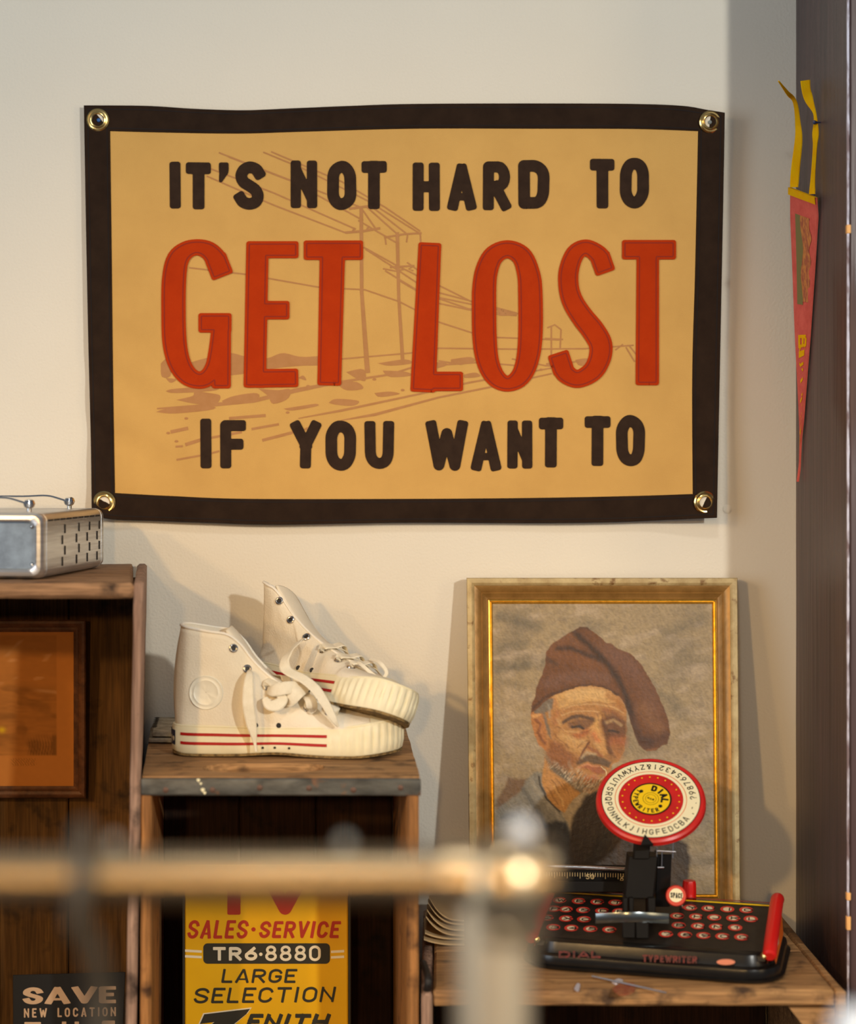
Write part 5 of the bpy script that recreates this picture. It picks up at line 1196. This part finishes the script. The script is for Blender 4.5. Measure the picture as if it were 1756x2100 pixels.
    # cap
    hat = Z2((30, 1060), (90, 880), (140, 720), (210, 560), (205, 430), (260, 350), (370, 270), (500, 200), (590, 140), (680, 150), (760, 200), (820, 260), (900, 310), (1050, 390), (1180, 460), (1290, 580), (1380, 720), (1450, 880), (1530, 1050), (1590, 1200), (1600, 1330), (1560, 1450), (1450, 1520), (1330, 1535), (1250, 1470), (1190, 1330), (1150, 1180), (1100, 1020), (1040, 930), (950, 860), (830, 815), (700, 795), (560, 815), (420, 860), (270, 930), (130, 1040), (45, 1110))
    mixc(pmask(X, Y, hat, 1.6), c(104, 60, 28))
    mh = pmask(X, Y, hat, 1.6)
    def hs_(p, w_, s_, a, col): mixc(smask(X, Y, Z2(*p), w_, s_) * mh * a, col)
    hs_(((240, 440), (420, 420), (600, 520), (760, 600)), 24, 12, .6, c(122, 72, 36)); hs_(((300, 330), (480, 260), (560, 300)), 20, 9, .5, c(124, 76, 42)); hs_(((200, 780), (420, 720), (700, 690), (900, 720)), 20, 9, .55, c(116, 78, 58))
    hs_(((880, 380), (1080, 480), (1240, 660), (1340, 860), (1420, 1060)), 30, 16, .55, c(116, 76, 52)); hs_(((1300, 1050), (1400, 1200), (1480, 1280)), 22, 14, .6, c(134, 88, 52)); hs_(((1000, 470), (1180, 640)), 26, 16, .4, c(106, 70, 54))
    hs_(((560, 230), (700, 340), (820, 470), (950, 610), (1040, 760), (1120, 950), (1160, 1100)), 12, 6, .85, c(48, 30, 18)); hs_(((340, 375), (480, 380), (620, 430), (800, 490)), 9, 5, .8, c(52, 32, 20)); hs_(((1150, 1050), (1190, 1250), (1250, 1400), (1360, 1430)), 18, 10, .7, c(58, 34, 22))
    hs_(((1250, 1460), (1400, 1440), (1540, 1380)), 22, 12, .5, c(64, 38, 26)); hs_(((60, 1050), (200, 930), (420, 850), (640, 800), (860, 820), (1020, 900)), 7, 3, .6, c(58, 34, 20)); hs_(((520, 200), (600, 150), (700, 160)), 6, 4, .6, c(60, 38, 24)); hs_(((210, 500), (320, 550)), 9, 5, .5, c(58, 40, 26))
    hs_(((1340, 1530), (1450, 1510)), 4, 3, .6, c(150, 92, 50))
    br = (vnoise(X + .8 * Y, Y - .3 * X, 5, 2.2, 31) - .5)[..., None]
    br2 = (vnoise(X - .5 * Y, Y + .4 * X, 3.2, 8, 33) - .5)[..., None]
    return np.clip(img * (1 + .30 * br + .22 * br2), 0, .95)
M['oil'] = attr_mat('oil_paint', .5, .0012, .35)
paint_obj('canvas', M['oil'], por, paint_plane(lambda x, y, h: PTs(x, y, h), 1007, 1465, 1236, ybot - 54, 1.35, portrait, -.0062))
mb = MB(); q = [PTs(x, y, -.012) for x, y in ((975, 1205), (1495, 1205), (1495, ybot - 20), (975, ybot - 20))]; mb.add(q, [[0, 1, 2, 3]]); mb.build('backing_board', M['pf'], por)

# ------------------------------------------------------------------ toy typewriter
M['tin'] = mat('black_glossy_tin', D(17, 14, 11, 1), .25, 0, D(23, 19, 15, 1), (30, 30, 30), 4, (.4, .65), .0002, (40, 40, 40), .4)
M['tin_dust'] = mat('dusty_black_tin', D(36, 28, 20, 1), .42, 0, D(22, 17, 13, 1), (60, 60, 60), 5, (.4, .65))
M['t_red'] = mat('red_enamel', D(196, 30, 22, .95), .35, 0, D(180, 24, 18, .95), (40, 40, 40), 3); M['t_cream'] = mat('cream_enamel', D(226, 206, 158, .9), .4); M['t_yel'] = mat('yellow_enamel', D(226, 178, 10, .9), .4); M['t_ink'] = mat('black_ink', D(19, 15, 11, 1), .6, spec=.25)
M['t_smear'] = mat('worn_red_print', D(112, 32, 26, .95), .4, 0, D(60, 26, 20, .95), (260, 260, 260), 4, (.4, .6))
M['t_plastic'] = mat('red_plastic', D(206, 26, 20, .95), .25, 0, None, (1, 1, 1), 1, (.3, .6), 0, None, .5); M['t_orange'] = mat('orange_line', D(214, 92, 20, .9), .4); M['key_red'] = mat('printed_key_red', D(186, 50, 36, .85), .35); M['key_white'] = mat('printed_key_cream', D(206, 180, 140, .85), .35); M['pinkdot'] = mat('faded_pink_print', D(210, 120, 84, .9), .4); M['t_dark_red'] = mat('dull_red_print', D(150, 40, 30, .9), .4)
M['glass'] = mat('worn_steel_guard', D(120, 120, 112, .9), .2, .9)
yaw = R(-15)
TO = Vector((xat(1350, -.268), -.268, zt3 + .0016))      # centre of the base
TX = Vector((math.cos(yaw), math.sin(yaw), 0)); TYv = Vector((-math.sin(yaw), math.cos(yaw), 0))
TM = Matrix.Translation(TO) @ Matrix((TX, TYv, Vector((0, 0, 1)))).transposed().to_4x4()
def tl(x, y, z): return TM @ Vector((x, y, z))
typ = thing('toy_typewriter', 'black and red tin toy dial typewriter on the plank table in front of the painting', 'toy', TO)
def rrect(hx, hy, r, n=6, cx=0, cy=0):
    o = []
    for sx, sy, a0 in ((1, 1, 0), (-1, 1, 90), (-1, -1, 180), (1, -1, 270)):
        for i in range(n + 1): q = R(a0 + 90 * i / n); o.append((cx + sx * (hx - r) + r * math.cos(q), cy + sy * (hy - r) + r * math.sin(q)))
    return o
mb = MB()
prof = [(0, .0), (.0025, .001), (.003, .004), (-.001, .0055), (-.001, .012), (-.002, .0155), (-.005, .0175), (-.008, .018), (-.010, .022), (-.013, .030), (-.016, .032)]
BX, BY = .158, .098
rows = [[tl(x, y, z) for x, y in rrect(BX + o_, BY + o_, .045 + o_)] for o_, z in prof]
o = mb.grid(rows, 0, False, True); m_ = len(rows[0]); mb.f.append([o + (len(rows) - 1) * m_ + i for i in range(m_)]); mb.m.append(0); mb.f.append([o + i for i in range(m_)][::-1]); mb.m.append(0)
base_ = mb.build('base', M['tin'], typ)
# sloping keyboard panel
KY0, KY1, KZ0, KZ1 = -.078, .045, .030, .0615
ang = math.atan2(KZ1 - KZ0, KY1 - KY0)
kp0 = tl(0, KY0, KZ0); kn = TM.to_3x3() @ Vector((0, -math.sin(ang), math.cos(ang)))
KP = Plane(kp0, kn)
def kpt(x, t, h=0): return tl(x, KY0 + (KY1 - KY0) * t, KZ0 + (KZ1 - KZ0) * t) + kn * h
mb = MB()
HX = .139
rows = []
for x in np.linspace(-HX, HX, 14):
    rows.append([tl(x, KY0 - .004, KZ0 - .006), tl(x, KY0 - .003, KZ0 - .001), kpt(x, 0), kpt(x, .25), kpt(x, .5), kpt(x, .75), kpt(x, .985), kpt(x, 1.0, -.001), tl(x, KY1 + .004, KZ1 - .004), tl(x, KY1 + .05, KZ1 - .012), tl(x, KY1 + .05, .02)])
mb.grid(rows); mb.add(rows[0], [list(range(len(rows[0])))]); mb.add(rows[-1], [list(range(len(rows[-1])))])
kb = mb.build('keyboard_panel', M['tin_dust'], typ)
mb = MB(); strip(mb, [(-HX + .002, 0), (HX - .002, 0)], 1, lambda x, t, h: kpt(x, .965 + t * .03, .0004), 0, .02); mb.build('yellow_line', M['t_yel'], kb)
mb = MB(); mb.grid([[tl(x, KY1 + .002, KZ1 + .0006), tl(x, KY1 + .012, KZ1 - .0005)] for x in np.linspace(-HX, HX, 8)]); mb.build('red_edge', M['t_dark_red'], kb)
mb = MB(); mbw = MB(); mbi = MB()
def kfn(x, y, h): return kpt(x, y, h)
tl_len = math.hypot(KY1 - KY0, KZ1 - KZ0)
krows = [(1846, [1121, 1148, 1187, 1225, 1262], [1416, 1453, 1492, 1531]), (1864, [1136, 1161, 1196, 1235, 1270], [1389, 1428, 1465, 1504, 1540]), (1883, [1122, 1161, 1198, 1236], [1392, 1432, 1469, 1508]), (1902, [1095, 1135, 1172, 1211, 1250], [1366, 1405, 1443, 1482, 1521])]
chars = iter('QWERTYUIOPASDFGHJKLZXCVBNM1234567890QWERTYUIOP')
invT = TM.inverted()
def k_uv(px, py):
    p = invT @ KP(px, py); return p.x, (p.y - KY0) / (KY1 - KY0)
for py, ls_, rs_ in krows:
    for i, px in enumerate(ls_ + rs_):
        dy = (px - 1130) * .042
        u, v = k_uv(px, py + dy + (4 if px > 1300 else 0))
        ra, rb = .0088, .0074
        O = lambda r_: [(u + r_ * math.cos(q), v + r_ * .92 * math.sin(q) / tl_len) for q in np.linspace(0, 2 * math.pi, 29)[:-1]]
        ob, ib, cb_ = O(ra), O(ra * .66), O(ra * .62)
        mb.grid([[kpt(x, t, .0005) for x, t in ob], [kpt(x, t, .0005) for x, t in ib]], 0, False, True)
        mbw.add([kpt(x, t, .0005) for x, t in cb_], [list(range(28))])
        ch = next(chars); w_ = .0016
        ls2, ins = glyph(ch, (u - .003, u + .003, 0, .0075), w_, .0003, .00045); sc_ = lambda x, y, h: kpt(x, v + (.00375 - y) / tl_len, h)
        emboss(mbi, ls2[0], ins, sc_, .0005, .0007)
mb.build('printed_key_rings', M['key_red'], kb); mbw.build('printed_key_centres', M['key_white'], kb); mbi.build('printed_key_letters', M['t_ink'], kb)
# front lettering on the base lip
LP = Plane(tl(0, -BY + .0005, .01), TM.to_3x3() @ Vector((0, -1, .15)))
mb = MB(); text_line(mb, 'DIAL', 1146, 1232, 1950, 1965, 4.5, LP, .0003, .0012, .6, .6, True, 0, .15); mb.build('front_word', M['t_smear'], base_)
mb = MB(); text_line(mb, 'TYPEWRITER', 1318, 1430, 1958, 1973, 3.6, LP, .0003, .0012, .6, .6, True, 0, .2, 0, None, 3); mb.build('front_word', M['t_smear'], base_)
mb = MB(); blob(mb, ell(1489, 1973, 19, 6, 20), LP, .0003, .0012, 8); mb.build('front_oval', M['pinkdot'], base_)
# red side arms
for sx in (1, -1):
    mb = MB(); X_a = sx * (HX + .006)
    pts = [tl(X_a, KY0 - .012, KZ0 + .002), tl(X_a, KY0 + .01, KZ0 + .012), tl(X_a, 0, (KZ0 + KZ1) / 2 + .014), tl(X_a, KY1 - .006, KZ1 + .006), tl(X_a, KY1 + .008, KZ1 + .005)]
    P_ = [Vector(p) for p in spl([tuple(p) for p in pts], 24)]
    mb.tube(P_, [.006] + [.0085] * 22 + [.006], 16); arm = mb.build('side_arm', M['t_plastic'], typ)
    mb = MB(); X_b = sx * (HX + .009)
    top_ = [(KY0 - .006, KZ0 + .006), (KY0 + .02, KZ0 + .018), (0, (KZ0 + KZ1) / 2 + .013), (KY1, KZ1 + .006), (KY1 + .010, KZ1 + .003)]
    mb.grid([[tl(X_b + sx * .001, y, z), tl(X_b + sx * .004, y, .022)] for y, z in top_]); mb.grid([[tl(X_b - sx * .006, y, z), tl(X_b - sx * .006, y, .022)] for y, z in top_])
    sp = mb.build('side_plate', M['t_orange'], arm)
    mb = MB(); mb.add([tl(X_b + sx * .0036, y, z) for y, z in ((KY0 + .02, .034), (KY0 + .05, .032), (KY0 + .065, .055), (KY0 + .05, .048))], [[0, 1, 2, 3]]); mb.build('side_plate_mark', M['t_cream'], sp)
    mb = MB(); T = Matrix.Translation(tl(X_a - sx * .0075, KY0 - .010, KZ0 + .002)) @ (TM.to_3x3() @ Vector((-sx * .6, -1, .3))).normalized().to_track_quat('Z', 'Y').to_matrix().to_4x4()
    mb.lathe([(0, .002), (.003, .0015), (.0042, 0), (.0042, -.003)], T, 14); mb.build('arm_rivet', M['brass'], arm)
# stalk, carriage
def tpx(px, py, y): return P(px, py, y)
yc = tl(.0, -.02, 0).y
def obox(mb, px0, px1, py0, py1, y0, y1, e=.001, sk=0):
    d = y0 + 2.5; a, b = (px0 - CX) * d / F, (px1 - CX) * d / F; z1, z0 = 1 + (CY - py0) * d / F, 1 + (CY - py1) * d / F; k = sk * d / F
    mb.hexa([(a, y0, z0), (b, y0, z0), (a, y1, z0), (b, y1, z0), (a + k, y0, z1), (b + k, y0, z1), (a + k, y1, z1), (b + k, y1, z1)], (1, 1, 2), 0, e)
mb = MB(); obox(mb, 1282, 1340, 1757, 1843, yc - .012, yc + .018, .001, 9); mb.build('stalk_housing', M['t_ink'], typ)
mb = MB(); obox(mb, 1344, 1374, 1752, 1860, yc + .004, yc + .03, .001, 4); mb.build('stalk_bracket', M['tin'], typ)
mb = MB(); obox(mb, 1277, 1303, 1890, 1924, yc - .04, yc - .03); obox(mb, 1305, 1331, 1890, 1925, yc - .04, yc - .03); obox(mb, 1279, 1288, 1842, 1892, yc - .02, yc - .005); obox(mb, 1291, 1300, 1842, 1892, yc - .02, yc - .005); obox(mb, 1330, 1345, 1842, 1892, yc - .02, yc + .01); mb.build('type_hammer', M['t_ink'], typ)
mb = MB()
gp = [tpx(1222 + 150 * t, 1884 - 3 * math.sin(math.pi * t) + 6 * t * 0, yc - .030 - .012 * math.sin(math.pi * t)) for t in np.linspace(0, 1, 20)]
mb.grid([[p + Vector((0, 0, .0062)), p + Vector((0, -.001, .003)), p + Vector((0, -.001, -.003)), p + Vector((0, 0, -.0062)), p + Vector((0, .002, -.006)), p + Vector((0, .002, .006))] for p in gp], 0, False, True); mb.build('paper_guard', M['glass'], typ)
ycar = yc + .055
mb = MB(); obox(mb, 1105, 1292, 1784, 1832, ycar, ycar + .03, .002, 0); car = mb.build('carriage', M['tin'], typ)
mb = MB(); mb.tube([tpx(1100, 1776, ycar - .002), tpx(1200, 1779, ycar - .004), tpx(1289, 1783, ycar - .006)], .0026, 12); mb.build('carriage_rod', M['steel'], car)
mb = MB(); RP = Plane(tpx(1200, 1792, ycar - .001), (0, -1, .1))
for i in range(34):
    x = 1112 + i * 5.2
    if x < 1288: strip(mb, [(x, 1788 + .02 * (x - 1112)), (x, (1796 if i % 5 else 1800) + .02 * (x - 1112))], 1.3, RP, .0006, 4)
mb.build('ruler_ticks', M['gold_pale'], car)
mb = MB(); text_line(mb, '50', 1202, 1219, 1793, 1803, 1.6, RP, .0003, .0008, .4, .4); text_line(mb, '60', 1272, 1288, 1797, 1807, 1.6, RP, .0003, .0008, .4, .4); mb.build('ruler_numbers', M['gold_pale'], car)
mb = MB(); obox(mb, 1110, 1290, 1808, 1830, ycar - .008, ycar, .001); mb.build('roller_cover', M['t_ink'], car)
# small metal linkage behind the stalk
mb = MB(); mb.tube([tpx(1347, 1745, yc), tpx(1386, 1747, yc)], .0012, 8); mb.tube([tpx(1347, 1738, yc), tpx(1347, 1760, yc)], .0010, 8); mb.tube([tpx(1358, 1745, yc), tpx(1357, 1780, yc)], .0009, 8); mb.tube([tpx(1349, 1779, yc), tpx(1362, 1779, yc)], .0012, 8); mb.tube([tpx(1381, 1728, yc), tpx(1380, 1760, yc)], .0008, 8); mb.build('linkage', M['steel'], typ)
# dial wheel
dc = P(1335, 1640, yc - .004); view = (Vector((0, CAMY, CAMZ)) - dc).normalized()
RD = 101 * (dc.y + 2.5) / F
nrm = (view * math.cos(R(40.5)) + (Vector((0, 0, 1)) - view * view.z).normalized() * math.sin(R(40.5))).normalized()
ex = Vector((1, 0, 0)); ex = (ex - nrm * ex.dot(nrm)).normalized(); ey = nrm.cross(ex)
roll = R(1.6); ex, ey = ex * math.cos(roll) + ey * math.sin(roll), ey * math.cos(roll) - ex * math.sin(roll)
def DL(x, y, h=0): return dc + ex * (x * RD) + ey * (y * RD) + nrm * h
DMx = Matrix.Translation(dc) @ Matrix((ex, ey, nrm)).transposed().to_4x4()
mb = MB(); mb.lathe([(0, -.010), (RD * .9, -.010), (RD * 1.06, -.009), (RD * 1.115, -.005), (RD * 1.10, .0), (RD * 1.06, .0018), (RD * 1.0, .0012), (0, .0008)], DMx, 72); wheel = mb.build('dial_wheel', M['t_red'], typ)
def disc(mb, r0, r1, h): mb.grid([[DL(r0 * math.cos(q), r0 * math.sin(q), h), DL(r1 * math.cos(q), r1 * math.sin(q), h)] for q in np.linspace(0, 2 * math.pi, 97)[:-1]], 0, True)
mb = MB(); disc(mb, .655, .985, .0016); mb.build('letter_ring', M['t_cream'], wheel)
mb = MB(); disc(mb, .985, 1.0, .00155); disc(mb, .385, .42, .0016); mb.build('black_rings', M['t_ink'], wheel)
mb = MB(); disc(mb, .715, .727, .0018); mb.build('orange_ring', M['t_orange'], wheel)
mb = MB(); disc(mb, 0.001, .387, .0017); yd = mb.build('centre_disc', M['t_yel'], wheel)
mb = MB()
for k in range(22):
    q = 2 * math.pi * k / 22 + .05; mb.add([DL(.575 * math.cos(q) + .017 * math.cos(a), .575 * math.sin(q) + .017 * math.sin(a), .0018) for a in np.linspace(0, 2 * math.pi, 11)[:-1]], [list(range(10))])
mb.build('yellow_dots', M['t_yel'], wheel)
def ring_text(mb, txt, a0, a1, r_, hgt, wd, wfac, inward=True, w_=.02):
    """letters round the dial; a0 -> a1 degrees of first and last letter"""
    for k, ch in enumerate(txt):
        q = R(a0 + (a1 - a0) * k / max(1, len(txt) - 1))
        if ch == ' ': continue
        wi = wd * {'I': .3, '1': .45, 'M': 1.2, 'W': 1.35, '.': .3, '-': .6, ',': .3, 'J': .7}.get(ch, 1)
        ls2, ins = glyph(ch, (-wi / 2, wi / 2, 0, hgt), w_, w_ * .2, hgt / 26)
        er = Vector((math.cos(q), math.sin(q))); 
        if inward: up_, rt = er, Vector((er.y, -er.x))      # tops outward, read clockwise
        else: up_, rt = -er, Vector((-er.y, er.x))          # tops inward, read anticlockwise
        f = lambda x, y, h: DL(er.x * r_ + rt.x * x + up_.x * (hgt / 2 - y), er.y * r_ + rt.y * x + up_.y * (hgt / 2 - y), h)
        emboss(mb, ls2[0], ins, f, .0016, .0019)
mb = MB()
ring_text(mb, 'ABCDEFGHIJKLMNOPQRSTUVWXYZ&123456789?.-,', -43, -43 - 360 * 38.6 / 40, .855, .135, .088, 1, False, .017)
mb.build('ring_letters', M['t_ink'], wheel)
mb = MB(); ring_text(mb, 'DIAL', 68, -16, .28, .155, .115, 1, True, .042); mb.build('dial_word', M['t_ink'], yd)
mb = MB(); ring_text(mb, 'TYPEWRITER', 134, 287, .308, .105, .062, 1, False, .021); mb.build('dial_word', M['t_ink'], yd)
mb = MB()
for q in (128, -52): mb.add([DL(.27 * math.cos(R(q)) + .04 * math.cos(a), .27 * math.sin(R(q)) + .04 * math.sin(a), .0021) for a in np.linspace(0, 2 * math.pi, 15)[:-1]], [list(range(14))])
mb.build('dial_holes', M['t_ink'], yd)
mb = MB(); disc(mb, .155, .163, .0019); disc(mb, .105, .112, .0019)
for k in range(3): 
    a = (k - 1) * .055
    ls2, ins = glyph('MAR'[k], (-.022, .022, 0, .05), .012, .003, .003); f = lambda x, y, h: DL((a + x) * .8 + (.025 - y) * .5, -(a + x) * .5 + (.025 - y) * .8, h); emboss(mb, ls2[0], ins, f, .0017, .0019)
mb.build('maker_emblem', M['t_ink'], yd)
# pointer
mb = MB(); pcn = DL(-.08, -1.10, .003)
A_ = [DL(-.235, -.93, .0045), DL(-.35, -1.18, .004), DL(-.10, -1.18, .004)]; B_ = [p - nrm * .004 for p in A_]
mb.add(A_ + B_, [[0, 1, 2], [5, 4, 3], [0, 3, 4, 1], [1, 4, 5, 2], [2, 5, 3, 0]]); mb.build('pointer', M['t_ink'], typ); mb = MB(); obox(mb, 1300, 1332, 1724, 1762, yc - .016, yc - .002, .001, 3); mb.build('pointer_neck', M['t_ink'], typ)
# space button and platen knob
sc_ = P(1387, 1837, tl(.05, -.01, 0).y - .02); sn = (Vector((0, CAMY, CAMZ)) - sc_).normalized(); SMx = Matrix.Translation(sc_) @ sn.to_track_quat('Z', 'Y').to_matrix().to_4x4(); rs = 21.5 * (sc_.y + 2.5) / F
mb = MB(); mb.lathe([(0, -.008), (rs * .9, -.008), (rs, -.005), (rs, .0), (rs * .92, .002), (0, .002)], SMx, 40); sb = mb.build('space_button', M['t_red'], typ)
SPl = Plane(sc_ + sn * .002, sn)
mb = MB(); blob(mb, ell(1387, 1836, 14.2, 14.2, 28), SPl, 0, .0004, 8); mb.build('button_label', M['t_cream'], sb)
mb = MB(); text_line(mb, 'SPACE', 1375.5, 1400, 1830, 1841, 1.9, SPl, .0004, .0007, .4, .4, True, 0, .2, 0, None, 2); mb.build('button_word', M['t_ink'], sb)
mb = MB(); mb.tube([sc_ - sn * .008, kpt((invT @ sc_).x, .8)], .003, 8); mb.build('button_lever', M['steel'], sb)
kc = P(1414, 1835, tl(.07, KY1 + .03, 0).y); KM = Matrix.Translation(kc); rk = 13.5 * (kc.y + 2.5) / F
mb = MB(); prof = [(0, -.01), (rk, -.01), (rk, .0), (rk * .98, .014), (rk * .86, .0185), (0, .019)]
rings = [[KM @ Vector(((r_ + (.0005 if (k // 2) % 2 else 0) * (r_ > .001)) * math.cos(2 * math.pi * k / 32), (r_ + (.0005 if (k // 2) % 2 else 0) * (r_ > .001)) * math.sin(2 * math.pi * k / 32), z)) for k in range(32)] for r_, z in prof]
mb.grid(rings, 0, False, True); mb.build('platen_knob', M['t_plastic'], typ)

# ------------------------------------------------------------------ brass clothes rail in the foreground
M['rail2'] = mat('dull_brass_tube', (.40, .30, .18, 1), .36, 1, (.34, .26, .16, 1), (14, 14, 14), 3); M['post'] = mat('pale_brass_post', (.86, .70, .48, 1), .36, .75)
M['rail'] = mat('satin_brass_rail', (.60, .46, .28, 1), .30, 1, (.54, .41, .25, 1), (14, 14, 14), 3)
DR = .86; yr = DR - 2.5
M['screw'] = mat('grey_screw', D(136, 130, 116, .9), .4); M['white_p'] = mat('white_enamel_highlight', (.82, .86, .92, 1), .3)  # white serves the pale post and the painted highlight on the rail corner
rail = thing('clothes_rail', 'blurred brass clothes rail crossing the foreground with a corner post', 'rail', (xat(1012, yr), yr, 0))
rt = .0128
mb = MB(); mb.tube([P(-700, 1802, yr), P(300, 1801, yr), P(1060, 1798, yr)], rt, 28); mb.build('cross_tube', M['rail2'], rail)
mb = MB(); c = P(1012, 1798, yr); mb.tube([Vector((c.x, yr, 0)), Vector((c.x, yr, .4)), Vector((c.x, yr, c.z - .01))], .0180, 28); mb.build('post', M['post'], rail)
mb = MB(); mb.lathe([(0, .021), (.010, .019), (.018, .0135), (.0215, .006), (.0225, -.004), (.0215, -.016), (.0195, -.020), (.021, -.022), (.021, -.028), (.018, -.030)], Matrix.Translation(c + Vector((.006, 0, 0))), 28)
mb.lathe([(.0145, -.032), (.0165, -.030), (.0165, .022), (.0135, .025)], Matrix.Translation(c + Vector((.006, 0, 0))) @ Matrix.Rotation(R(90), 4, 'Y'), 28); mb.build('corner_fitting', M['rail'], rail)
mb = MB(); cc = P(1070, 1704, yr); mb.lathe([(0, .0062), (.0035, .0052), (.0058, .002), (.0058, -.002), (.0035, -.0052), (.003, -.016)], Matrix.Translation(cc), 20); mb.build('highlight_knob', M['white_p'], rail)  # pale knob added in place of a lamp highlight on the corner
for px in (232, 707):
    mb = MB(); cc = P(px, 1728, yr); mb.lathe([(0, .0036), (.002, .003), (.0034, .001), (.0034, -.001), (.002, -.003), (.0016, -.009)], Matrix.Translation(cc), 16); mb.build('set_screw', M['screw'], rail)
mb = MB(); c2 = P(-650, 1796, yr); mb.tube([Vector((c2.x, yr, 0)), Vector((c2.x, yr, .4)), Vector((c2.x, yr, c2.z))], .0165, 20); mb.build('post', M['rail'], rail)
M['hook'] = mat('grey_smoky_plastic', D(62, 52, 38, .85), .5)
mb = MB(); rc = P(170, 1801, yr)
hk_ = [rc + Vector((-.010, .019, -.014)), rc + Vector((-.006, .0215, .004)), rc + Vector((-.002, .012, .0185)), rc + Vector((0, 0, .0225)), rc + Vector((.002, -.013, .0185)), rc + Vector((.003, -.0215, 0)), rc + Vector((.001, -.019, -.018)), P(178, 1920, yr - .012), P(196, 1975, yr - .006), P(205, 2030, yr), P(205, 2110, yr), P(190, 2220, yr)]
mb.tube([Vector(p) for p in spl([tuple(p) for p in hk_], 50)], .0052, 14)
mb.tube([P(190, 2215, yr), P(60, 2290, yr), P(-260, 2420, yr)], .0062, 12); mb.tube([P(190, 2215, yr), P(340, 2290, yr), P(600, 2420, yr)], .0062, 12)
single(mb, 'coat_hanger', M['hook'], P(190, 2215, yr), 'blurred grey coat hanger hooked over the brass rail in the foreground', 'hanger')
mb = MB(); wc = P(1752, 2112, yr); mb.lathe([(0, .0125), (.006, .011), (.0105, .006), (.012, 0), (.0105, -.006), (.008, -.010), (.008, -wc.z)], Matrix.Translation(wc), 24)
single(mb, 'white_post', M['white_p'], (wc.x, wc.y, 0), 'blurred pale round-topped post at the lower right corner in the foreground', 'post')
